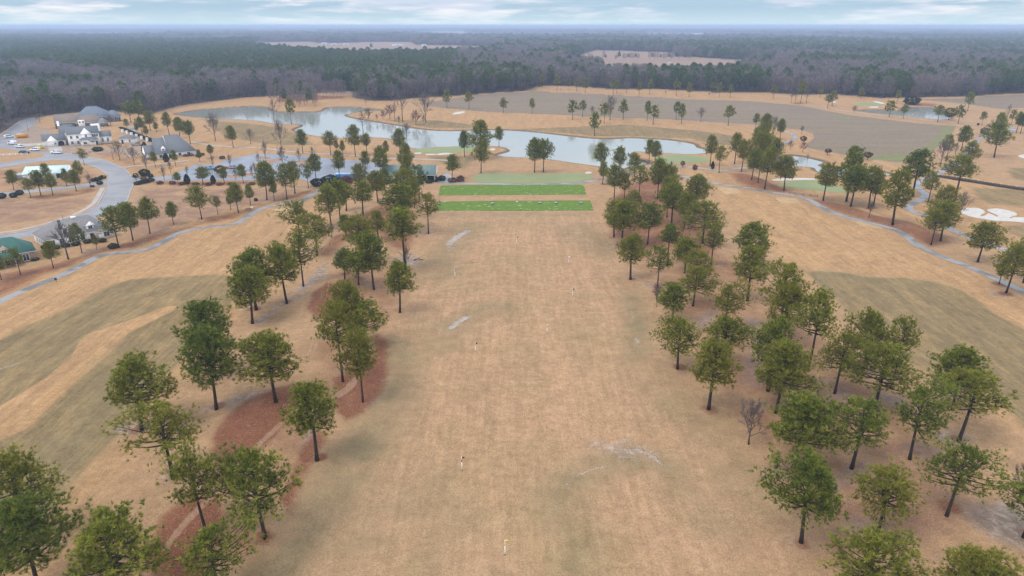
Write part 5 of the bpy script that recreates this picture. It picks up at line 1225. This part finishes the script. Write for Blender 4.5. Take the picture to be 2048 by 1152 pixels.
    b.walls(-4.4, 0.2, 3.4, 10.2, 2.5, name='porch_wall'); b.roof(-4.4, .4, 3.4, 10.2, 2.5, 6.0, axis='x', wall='white', name='porch_roof'); b.walls(2.2, 4.0, .6, 2.4, 4.9, name='dormer'); b.roof(2.2, 4.0, .6, 4.2, 4.9, 6.0, axis='y', name='dormer_roof', oh=.2)
    b.window(3.1, .6, 3.7, .8, 1.0); b.window(1.5, 0, .6, 1.2, 1.5); b.window(3.6, 0, .6, 1.0, 1.5)
    for x in (7.5, 10, 14): b.window(x, 0, .7, 1.2, 1.4)
    b.window(-4.4, 5.2, .4, .9, 1.7, 'l'); b.window(-4.4, 8.2, .4, .9, 1.7, 'l'); b.window(-4.4, 6.8, 3.6, .9, .9, 'l'); b.window(17.5, 4, .7, 1.2, 1.4, 'r'); b.window(5.6, 0, 0, 1.0, 2.0, name='door', cross=False)
    # grey cottage with two long dormers
    b = Building('grey_cottage', at(95, 498), 49, 'white cottage with a grey hipped roof and two long dormers, nearest the road', 'house')
    b.walls(0, 17.8, 0, 10.5, 2.6); b.roof(0, 17.8, 0, 10.5, 2.75, 6.5, 'slate', hl=4.6, hr=4.2)
    for x in (4.4, 11.2):
        b.walls(x, x + 2.1, .8, 4.2, 4.55, name='dormer'); b.roof(x, x + 2.1, .8, 5.0, 4.55, 5.6, 'slate', axis='y', oh=.3, name='dormer_roof', wall='trim'); b.window(x + 1.05, .8, 3.25, 1.0, 1.1)
    for x in (1.6, 4.0, 6.4, 9.5, 14.6, 16.4): b.window(x, 0, .6, 1.1, 1.5)
    for y in (1.8, 3.6, 5.4, 7.6): b.window(0, y, .7, 1.1, 1.4, 'l')
    b.window(12.0, 0, 0, 1.0, 2.0, name='door', cross=False); b.walls(13.6, 17.8, -1.2, 0, 2.4, name='porch_wall'); b.roof(13.6, 17.8, -1.2, 1.2, 2.45, 3.3, 'slate', hl=.8, hr=.8, name='porch_roof'); b.window(15.6, -1.2, .6, 1.5, 1.4)
    b.box('roof_vent', 'trim', 9.0, 10.4, 4.9, 5.6, 6.0, 6.75)
    # green-roofed cottage
    P = at(74, 520.5); b = Building('green_roof_cottage', P, 40, 'tan brick cottage with a green roof, dormer and white-posted porch', 'house')
    b.walls(-14, 0, 0, 9, 2.9, 'tanbrick'); b.roof(-14, 0, 0, 9, 3.05, 6.5, 'greenroof', hl=4.2, hr=4.0, wall='tanbrick'); b.walls(-7.6, -5.6, .4, 3.4, 4.5, 'tanbrick', name='dormer'); b.roof(-7.6, -5.6, .4, 4.2, 4.5, 5.5, 'greenroof', axis='y', oh=.25, wall='tanbrick', name='dormer_roof'); b.window(-6.6, .4, 3.0, 1.0, 1.25)
    b.window(-2.2, 0, .4, 1.3, 1.8); b.roof(-13.5, -4.6, -2.6, .2, 2.45, 3.6, 'greenroof', hl=1.2, hr=1.2, ridge=.95, wall='trim', name='porch_roof'); b.window(-6.5, 0, 0, 1.1, 2.1, name='door', cross=False); b.window(-9.5, 0, .5, 1.2, 1.5); b.window(0, 4.5, .5, 1.2, 1.5, 'r')
    for x in (-13, -10.2, -7.4, -4.9): b.box('porch_post', 'trim', x, x + .25, -2.5, -2.25, -.2, 2.35)
    # range building with open porch
    b = Building('range_building', at(764, 363), 0, 'cream range building with a grey-green roof and an open white-posted porch', 'building')
    b.walls(0, 15.2, 0, 8, 2.9, 'cream'); b.roof(0, 22, -.2, 8.2, 2.95, 6.1, 'rangeroof', wall='cream')
    for x in (3.2, 6.4, 12.4): b.window(x, 0, .7, 1.0, 1.6)
    b.window(9.2, 0, 0, 1.0, 2.1, name='door', cross=False); b.walls(15.2, 21.5, 6.6, 8, 2.9, 'dark', name='porch_wall')
    for x, y in ((18.4, -.1), (21.6, -.1), (21.6, 3.6), (21.6, 7.6)): b.box('porch_post', 'trim', x - .16, x + .16, y, y + .32, -.2, 2.9)
    b.box('counter', 'dark', 15.6, 19.8, 3.0, 3.8, 0, 1.0)
    # white shed
    b = Building('white_shed', at(47, 359.5), 15, 'long white shed with a pale mint metal roof behind the pines', 'shed')
    b.walls(0, 16, 0, 7, 2.3); b.roof(0, 16, 0, 7, 2.3, 4.4, 'mint', wall='white', ridge=.8); b.window(13.5, 0, 0, 2.4, 2.0, name='door', cross=False); b.window(4, 0, .8, 1.1, .9); b.walls(-3.2, -.02, .6, 5, 2.0, 'greymetal', name='lean_to'); b.roof(-3.2, -.3, .6, 5, 2.0, 2.4, 'greymetal', name='lean_to_roof', wall='greymetal', oh=.15)
    # far farm buildings
    for (u, v, w, d, h, lab) in ((795, 91.5, 34, 12, 5, 'long white barn in the middle of the far tan fields'), (848, 92.5, 14, 10, 6, 'white farmhouse right of the long barn'), (860, 105.5, 26, 10, 5, 'white shed at the edge of the far woods'), (648, 89, 18, 10, 6, 'white farmhouse at the left end of the far fields'), (668, 89.5, 14, 9, 5, 'second pale farmhouse beside the left one'), (692, 90, 16, 9, 5, 'pale outbuilding right of the two farmhouses'),
                                 (1036, 73, 70, 20, 7, 'left pale shed in the distant cleared band'), (1068, 73, 60, 20, 7, 'right pale shed in the distant cleared band'), (1310, 69, 60, 24, 8, 'left of the distant pale roofs near the horizon'), (1345, 70, 90, 24, 8, 'middle of the distant pale roofs near the horizon'), (1395, 69.5, 70, 24, 8, 'right of the distant pale roofs near the horizon'), (1800, 67.5, 120, 30, 9, 'distant white building in the woods below the right horizon'), (1840, 68, 80, 30, 9, 'smaller distant white building in the woods on the right'), (10, 107, 34, 12, 6, 'pale building in the clearing at the left picture edge'), (560, 64, 90, 30, 8, 'distant pale shed near the left-centre horizon'), (1340, 127.5, 5, 2.5, 2.4, 'small pale trailer alone on the far tan field')):
        p = g0(u, v); b = Building('farm_building', (float(p[0]), float(p[1]), 0), 4, lab, 'building', 'farm buildings far off')
        b.walls(-w / 2, w / 2, 0, d, h * .62); b.roof(-w / 2, w / 2, 0, d, h * .62, h, 'greymetal' if h < 7 else 'white', oh=.3); b.window(0, 0, 0, min(3.5, w * .3), h * .5, name='door', cross=False)

# ------------------------------------------------------------------ vehicles
def prism_y(mb, prof, y0, y1, mi=0, inset=0.0):
    n = len(prof); mb.add([(x, y0, z) for x, z in prof] + [(x, y1, z) for x, z in prof], [tuple(range(n)), tuple(range(2 * n - 1, n - 1, -1))] + [(i, n + i, n + (i + 1) % n, (i + 1) % n) for i in range(n)], mi)
def car(P, deg, kind, paint, label):
    e = empty('parked_' + ('truck' if kind == 'pickup' else 'car'), P, R(deg)); tag(e, label, 'pickup truck' if kind == 'pickup' else 'car', 'cars parked near the houses')
    L = {'sedan': 4.7, 'suv': 4.9, 'pickup': 5.6, 'van': 5.4}[kind]; w = .93; h = L / 2
    low = [(-h, .38), (-h + .1, .32), (h - .1, .32), (h, .42), (h - .02, .78), (h - .25, .9), (h - 1.25, 1.0), (-h + .35, 1.02), (-h, .85)]
    bd = MB(); prism_y(bd, low, -w, w); body = bd.build('body', M(paint), e)
    top = {'sedan': [(-h + .75, 1.02), (-h + 1.5, 1.45), (.15, 1.47), (h - 1.35, .99)], 'suv': [(-h + .1, 1.02), (-h + .4, 1.70), (.35, 1.74), (h - 1.3, .99)], 'pickup': [(-.55, 1.02), (-.35, 1.74), (.75, 1.76), (h - 1.5, .99)], 'van': [(-h + .02, 1.0), (-h + .1, 1.98), (h - 1.7, 2.0), (h - .75, 1.0)]}[kind]
    cb = MB(); prism_y(cb, [(x * .985, z - .05 if z > 1.2 else z) for x, z in top], -w + .06, w - .06); cb.build('cabin_glass', M('glass'), e)
    rf = MB(); t = [p for p in top if p[1] > 1.2]; rf.box(t[0][0] - .02, t[-1][0] + .02, -w + .05, w - .05, t[0][1] - .07, t[-1][1] + .01)
    for x, z in ((top[0][0], 0), (0.0 if kind != 'van' else .4, 0)): rf.box(x, x + .14, -w + .04, w - .04, 1.0, t[0][1] - .05)
    if kind == 'van': rf.box(-h + .1, .4, -w + .03, w - .03, 1.0, 1.95)
    rf.build('roof', M(paint), e)
    if kind == 'pickup': q = MB(); q.box(-h + .18, -.62, -w + .14, w - .14, .98, 1.035); q.build('truck_bed', M('dark'), e)
    for x in (-h + .95, h - .98):
        for y in (-w + .08, w - .08):
            q = MB(); q.tube([(x, y - .12, .34), (x, y + .12, .34)], .34, 12); o = q.build('wheel', M('tyre'), e); q = MB(); q.tube([(x, y - .13, .34), (x, y + .13, .34)], .2, 8); q.build('rim', M('greymetal'), o)
    for y in (-.68, .68):
        q = MB(); q.box(h - .06, h + .015, y - .18, y + .18, .62, .80); q.build('headlight', M('lamp'), e); q = MB(); q.box(-h - .015, -h + .06, y - .14, y + .14, .66, .88); q.build('tail_light', M('tail'), e)
def build_things():
    zf = lambda u, v: Vector((*[float(q) for q in g0(u, v)], .03))
    car(zf(18.5, 275.5), 65, 'suv', 'carwhite', 'white car farthest up the road, above the orange dumpster'); car(zf(25.5, 288.5), 160, 'van', 'carwhite', 'white van parked nearest the orange dumpster'); car(zf(40, 295), 155, 'pickup', 'carwhite', 'white pickup parked right behind the white van')
    car(zf(71, 301.5), 172, 'suv', 'carwhite', 'white car parked beside the yellow bin'); car(zf(113.5, 307), 170, 'pickup', 'carwhite', 'white pickup parked on the road before the white house'); car(zf(275, 291), 5, 'pickup', 'cargrey', 'grey truck parked in the yard right of the pavilion')
    car(zf(420, 339), 8, 'sedan', 'carteal', 'teal car parked on the left of the dark parking lot'); car(zf(468, 337.5), 4, 'sedan', 'cargrey', 'dark car parked near the middle of the parking lot')
    car(zf(49, 307), 0, 'sedan', 'black', 'black car at the grass tip across from the white cars')
    # orange dumpster: open box with sloped ends and ribs
    e = empty('dumpster', at(45, 275.5), R(25)); tag(e, 'orange roll-off dumpster on the dirt by the road', 'dumpster')
    mb = MB(); prism_y(mb, [(-2.6, .25), (2.6, .25), (3.1, 1.9), (-3.1, 1.9)], -1.2, 1.2); mb.build('bin', M('orange'), e)
    mb = MB(); mb.box(-3.2, 3.2, -1.3, -1.18, 1.8, 2.0); mb.box(-3.2, 3.2, 1.18, 1.3, 1.8, 2.0); [mb.box(x - .08, x + .08, -1.32, -1.2, .3, 1.8) for x in (-1.8, -.6, .6, 1.8)]; mb.build('rib', M('orange'), e); mb = MB(); mb.box(-2.2, 1.2, -1.0, 1.0, 1.9, 2.15); mb.build('load', M('stone'), e)
    for x in (-2, 2): q = MB(); q.tube([(x, -1.1, .16), (x, 1.1, .16)], .16, 8); q.build('roller', M('black'), e)
    e = empty('waste_bin', at(81, 297.5), R(20)); tag(e, 'yellow waste bin with a pale lid beside the white car', 'bin'); mb = MB(); prism_y(mb, [(-.9, .1), (.9, .1), (1.1, 1.7), (-1.1, 1.7)], -.8, .8); mb.build('bin', M('yellow'), e); mb = MB(); mb.box(-1.15, 1.15, -.9, .9, 1.7, 2.1); mb.build('lid', M('stone'), e)
    # blue trailer
    e = empty('cargo_trailer', at(671.5, 362.2), R(2)); tag(e, 'blue cargo trailer with a pale top half hidden by pines', 'trailer'); mb = MB(); mb.box(0, 8.2, 0, 2.5, .5, 2.75); bd = mb.build('body', M('blue'), e); mb = MB(); mb.box(-.05, 8.25, -.05, 2.55, 2.75, 2.9); mb.build('roof', M('paleblue'), e)
    for x in (5.0, 6.2):
        for y in (.1, 2.4): q = MB(); q.tube([(x, y - .12, .4), (x, y + .12, .4)], .4, 12); q.build('wheel', M('tyre'), e)
    q = MB(); q.tube([(0, 1.25, .55), (-1.4, 1.25, .5)], .06, 6); q.build('tow_bar', M('black'), e); q = MB(); q.box(-.06, 0, .3, 2.2, .6, 2.6); q.build('rear_door', M('blue'), e)
    # flags down the range
    for u, vb, vt, c, lab in ((1010, 1110, 1080, 'yellow', 'yellow flag on a white pole, nearest the camera on the range'), (924, 941, 913, 'red', 'red and white flag target in a small bare patch'), (951, 704, 685, 'black', 'black flag on a white pole left of the range centre'), (1094, 666, 648, 'yellow', 'yellow flag on a pole in the middle of the range'), (1145, 593, 577, 'black', 'dark flag on a white pole right of the range centre'), (910, 555, 538, 'blue', 'blue flag on a white pole by the left pines'), (1137, 528, 513, 'trim', 'white flag on a white pole, right side of the range'), (1033, 489, 473, 'black', 'thin dark flag closest to the tees')):
        P = at(u, vb); h = top_height(P, u, vt); e = empty('range_flag', P, R(20)); tag(e, lab, 'flag', 'target flags on the driving range')
        q = MB(); q.tube([(0, 0, -.1), (0, 0, h * .6)], .05, 8); q.tube([(0, 0, h * .6), (0, 0, h)], .035, 8); q.build('pole', M('trim'), e)
        if c == 'red': q = MB(); q.tube([(0, 0, h * .62), (0, 0, h * .80)], .06, 8); q.build('red_band', M('red'), e)
        q = MB(); n = 7; V = []
        for i in range(n): s = i / (n - 1); y = .05 * math.sin(s * 6); V += [(s * .42, y, h - .02 - .10 * s), (s * .42, y, h - .42 + .06 * s), (s * .42, y + .012, h - .02 - .10 * s), (s * .42, y + .012, h - .42 + .06 * s)]
        F = [f for i in range(n - 1) for f in ((4 * i, 4 * i + 4, 4 * i + 5, 4 * i + 1), (4 * i + 2, 4 * i + 3, 4 * i + 7, 4 * i + 6), (4 * i, 4 * i + 2, 4 * i + 6, 4 * i + 4), (4 * i + 1, 4 * i + 5, 4 * i + 7, 4 * i + 3))]; q.add(V, F); q.build('pennant', M(c), e)
        q = MB(); q.tube([(0, 0, -.02), (0, 0, .05)], [.10, .10], 8); q.build('base_collar', M('black'), e)
    # gear along the lower tee
    e = empty('bag_stand', at(1034, 405.5), R(10)); tag(e, 'dark bag stand with a white bag at the back of the lower tee', 'bag stand'); q = MB(); [q.tube([(x, 0, 0), (x * .3, .15, 1.0)], .035, 5) for x in (-.4, .4)]; q.tube([(0, .6, 0), (0, .15, 1.0)], .035, 5); q.build('frame', M('black'), e); q = MB(); q.tube([(0, -.1, .05), (0, .05, .75)], [.22, .26], 9); q.build('bag', M('trim'), e); q = MB(); q.tube([(0, .05, .75), (0, .1, 1.15)], [.27, .16], 8); q.build('hood', M('black'), e)
    for i, (u, v) in enumerate(((985, 408.5), (1080, 407.5), (1112, 407.5), (1162, 407.5), (878, 410))):
        e = empty('ball_basket', at(u, v)); tag(e, 'dark round ball basket on the lower tee, %s from the left' % ('second', 'third', 'fourth', 'fifth', 'first')[i], 'ball basket', 'ball baskets on the lower tee'); q = MB(); q.tube([(0, 0, .12), (0, 0, .62)], [.42, .58], 12); q.build('basket', M('greymetal'), e)
        q = MB(); [q.tube([(math.cos(a) * .4, math.sin(a) * .4, 0), (math.cos(a) * .4, math.sin(a) * .4, .15)], .05, 5) for a in (0, 2.1, 4.2)]; q.build('foot_ring', M('black'), e); q = MB(); q.tube([(math.cos(a) * .5, 0, .6 + math.sin(a) * .45) for a in np.linspace(0, math.pi, 8)], .025, 5); q.build('handle', M('black'), e)
    # timber bridge, bulkhead, rail fence
    def run(name, pts, h, zt, label, cat, pm, wm, step, posts=.16, thick=.3, planks=False):
        C = smooth_open(W_(pts), 5); L = np.concatenate([[0], np.cumsum(np.linalg.norm(np.diff(C, axis=0), axis=1))]); e = empty(name, (float(C[0][0]), float(C[0][1]), 0)); tag(e, label, cat)
        o = C[0]; n = int(L[-1] / step) + 1; S_ = np.linspace(0, L[-1], n); X = np.interp(S_, L, C[:, 0]) - o[0]; Y = np.interp(S_, L, C[:, 1]) - o[1]
        q = MB()
        for i in range(n - 1):
            d = Vector((X[i + 1] - X[i], Y[i + 1] - Y[i], 0)); nn = Vector((-d.y, d.x, 0)).normalized() * thick / 2
            for z0, z1 in (zt if isinstance(zt, list) else [(h, zt)]): a, b_ = Vector((X[i], Y[i], 0)), Vector((X[i + 1], Y[i + 1], 0)); q.add([a - nn + Vector((0, 0, z0)), b_ - nn + Vector((0, 0, z0)), b_ + nn + Vector((0, 0, z0)), a + nn + Vector((0, 0, z0)), a - nn + Vector((0, 0, z1)), b_ - nn + Vector((0, 0, z1)), b_ + nn + Vector((0, 0, z1)), a + nn + Vector((0, 0, z1))], [(0, 3, 2, 1), (4, 5, 6, 7), (0, 1, 5, 4), (1, 2, 6, 5), (2, 3, 7, 6), (3, 0, 4, 7)])
        q.build('rail' if isinstance(zt, list) else 'wall', M(wm), e)
        top = max(z for _, z in zt) if isinstance(zt, list) else zt
        for i in range(n): q = MB(); q.box(X[i] - posts, X[i] + posts, Y[i] - posts, Y[i] + posts, -1.2, top + .12); q.build('post', M(pm), e)
    run('timber_wall', [(1868, 354), (1890, 355.5), (1920, 360), (1960, 366.5), (2000, 373), (2048, 380), (2100, 387)], -.4, .95, 'long dark timber wall crossing the right fairway', 'retaining wall', 'stone', 'wood', 2.6, .13, .5)
    run('timber_bulkhead', [(1256, 307), (1262, 313), (1275, 318.5), (1290, 322.5), (1296, 326)], -1.2, .35, 'curved dark timber bulkhead at the corner of the point green', 'bulkhead', 'wood', 'wood', 1.3, .14, .3)
    run('rail_fence', [(1578, 387.5), (1590, 389.5), (1610, 392), (1635, 395.5)], 0, [(.35, .47), (.75, .87)], 'brown two-rail fence above the cart path', 'fence', 'rail', 'rail', 2.2, .08, .07)
    run('white_fence', [(-40, 313), (0, 311.5), (20, 310.5), (55, 309)], 0, [(.3, .42), (.65, .77)], 'low fence of short pale posts on the grass tip by the road', 'fence', 'trim', 'trim', 2.4, .09, .06)
    # hedge
    C = smooth_open(W_([(241, 258), (255, 263), (270, 270), (285, 276), (300, 282), (309, 285.5)]), 8); rng = np.random.RandomState(9); n = 1500; k = rng.uniform(0, len(C) - 1.01, n); i = k.astype(int); fr = (k - i)[:, None]; Q = C[i] * (1 - fr) + C[i + 1] * fr; o = C[0]
    V = np.stack([Q[:, 0] - o[0] + rng.uniform(-.8, .8, n), Q[:, 1] - o[1] + rng.uniform(-.8, .8, n), rng.uniform(.05, 1.5, n)], 1); D = np.stack([rng.normal(0, .6, n), rng.normal(0, .6, n) - .3, np.full(n, .8)], 1)
    me = tufts_mesh('hedge', V, D, np.full(n, .42), 8, rng, rng.uniform(0, .7, n), .5, M_SHRUB); ob = link(bpy.data.objects.new('clipped_hedge', me)); ob.location = (o[0], o[1], 0); tag(ob, 'long dark clipped hedge behind the row of white posts', 'hedge')
    # lamp posts, signs, bin, stools
    for u, vb, vt, lab in ((226.5, 319, 298, 'black lamp post on the verge left of the bare trees'), (273, 364, 347, 'black lamp post at the parking lot entrance'), (57.5, 263, 243, 'black lamp post beside the upper road'), (128, 446, 429, 'black lamp post on the kerb behind the grey cottage')):
        P = at(u, vb); h = top_height(P, u, vt); e = empty('lamp_post', P); tag(e, lab, 'lamp post', 'lamp posts along the road'); q = MB(); q.tube([(0, 0, 0), (0, 0, .5), (0, 0, h - .6)], [.13, .09, .06], 8); q.build('pole', M('black'), e); q = MB(); q.tube([(0, 0, h - .6), (0, 0, h - .15)], [.12, .22], 8); q.build('lantern', M('lamp'), e); q = MB(); q.tube([(0, 0, h - .15), (0, 0, h)], [.28, .05], 8); q.build('cap', M('black'), e)
    P = at(112.5, 563); e = empty('sign_post', P, R(10)); tag(e, 'small sign on a short post at the edge of the left cart path', 'sign'); q = MB(); q.box(-.05, .05, -.05, .05, -.1, .95); q.build('post', M('wood'), e); q = MB(); q.box(-.32, .32, -.09, -.05, .45, 1.0); q.build('panel', M('wood'), e)
    P = at(1956, 250.5); e = empty('trash_bin', P); tag(e, 'black trash bin beside the small round pine at the far path', 'bin'); q = MB(); q.tube([(0, 0, 0), (0, 0, 1.5)], [.7, .75], 12); q.build('drum', M('black'), e); q = MB(); q.tube([(0, 0, 1.5), (0, 0, 1.75)], [.8, .55], 12); q.build('lid', M('greymetal'), e)
    P = at(638, 371.5); e = empty('stone_marker', P); tag(e, 'short tan stone marker beside the cart path and dark shrubs', 'marker'); q = MB(); q.box(-.42, .42, -.3, .3, -.1, 1.0); q.build('shaft', M('stone'), e); q = MB(); q.box(-.5, .5, -.38, .38, 1.0, 1.15); q.build('cap', M('stone'), e)
    for i, (u, v, c, lab) in enumerate(((494, 421, 'black', 'dark stool on straw beside the cart path, left of its twin'), (499.5, 420, 'red', 'reddish stool on straw beside the cart path, in the middle'), (504, 418.5, 'stone', 'pale box on straw beside the two stools'))):
        e = empty('yard_stool' if i < 2 else 'yard_box', at(u, v), R(20)); tag(e, lab, 'stool' if i < 2 else 'box'); q = MB(); q.box(-.4, .4, -.35, .35, .55 if i < 2 else 0, .7); q.build('seat' if i < 2 else 'box_body', M(c), e)
        if i < 2:
            for x in (-.33, .33):
                for y in (-.28, .28): q = MB(); q.box(x - .04, x + .04, y - .04, y + .04, 0, .55); q.build('leg', M('black'), e)
        else: q = MB(); q.box(-.43, .43, -.38, .38, .7, .78); q.build('lid', M('trim'), e)
    # fallen branch by the very tall pine
    P = at(838, 521); e = MB(); e.tube([(-1.4, 0, .1), (-.4, .1, .45), (.8, -.1, .3), (1.6, .2, .1)], [.13, .12, .09, .04], 6); e.tube([(-.2, .1, .45), (.4, .7, .9)], [.07, .03], 5); e.tube([(.6, -.1, .35), (1.1, -.6, .6)], [.06, .02], 5); o = e.build('fallen_branch', M('bark')); o.location = P; tag(o, 'dark fallen branch on the grass right of the very tall pine', 'branch')
    # dirt heap
    P = at(163, 306); rng = random.Random(4); q = MB(); q.ball((0, 0, 0), 4.6, 3.2, 1.5, 16, 8, jit=.25, rnd=rng); m = simple('bare_dirt', (.36, .25, .17), (.26, .17, .12), 1.2); o = q.build('dirt_mound', m, smooth=True); o.location = P; tag(o, 'low heap of brown dirt in front of the white house', 'dirt heap')
    # tall narrow tree row on the far field
    rng = np.random.RandomState(12); lr = [1207, 1211, 1231, 1235, 1238, 1247, 1251, 1256, 1261, 1266, 1271, 1276, 1299, 1304, 1309, 1315, 1321, 1327, 1332, 1337, 1342, 1347, 1352, 1357, 1363, 1369, 1374, 1378, 1384]
    protos = [wood_proto_bare(980, 17), wood_proto_pine(981, 16), wood_proto_bare(982, 14)]
    for j, u in enumerate(lr):
        p = g0(u, 119 + rng.uniform(-.5, .6)); o = link(bpy.data.objects.new('field_tree', protos[(j * 7) % 3])); o.location = (float(p[0]), float(p[1]), 0); s = rng.uniform(.6, 1.0); o.scale = (s * .8, s * .8, s * .95); o.rotation_euler = (0, 0, rng.uniform(0, 6)); tag(o, 'dark scraggy tree in the broken row across the far tan field', 'tree', 'broken tree row across the far tan field')
    for u, v, s, k, lab in ((743, 99.5, .95, 1, 'dark conical tree alone on the far field, left of the barn'), (1424, 122, .8, 1, 'dark tree alone at the right of the far field')):
        p = g0(u, v); o = link(bpy.data.objects.new('field_tree', protos[k])); o.location = (float(p[0]), float(p[1]), 0); o.scale = (s, s, s); tag(o, lab, 'tree')
    # grove on the mulch at the lake inlet
    gl = [(545, 205), (552, 202), (560, 207), (566, 200), (571, 210), (577, 204), (583, 211), (588, 200), (594, 208), (599, 213), (604, 204), (610, 211), (615, 206), (620, 213), (626, 209), (631, 212), (581, 197), (596, 198), (612, 199), (556, 196)]
    for j, (u, v) in enumerate(gl):
        p = at(u, v); k = 1 if j % 3 == 1 else 0; o = link(bpy.data.objects.new('grove_tree', protos[k if k else (j % 2) * 2])); o.location = p; s = rng.uniform(.8, 1.1); o.scale = (s * .8, s * .8, s * .95); o.rotation_euler = (0, 0, rng.uniform(0, 6)); tag(o, 'slender tree in the grove on dark mulch at the head of the long pond', 'tree', 'grove at the head of the long pond')
    for j, u in enumerate((634, 640, 647, 653, 660, 667, 674, 681, 688)):
        p = at(u, 193 + (j % 3) * .7); o = link(bpy.data.objects.new('grove_tree', protos[(j % 2) * 2])); o.location = p; s = rng.uniform(.8, 1.05); o.scale = (s * .7, s * .7, s); o.rotation_euler = (0, 0, rng.uniform(0, 6)); tag(o, 'thin trunk in the row on reddish mulch at the edge of the woods', 'tree', 'row of thin trunks on mulch by the woods')
build_ground(); build_sheets(); build_haze(); build_woods(); build_houses(); build_things(); build_trees()
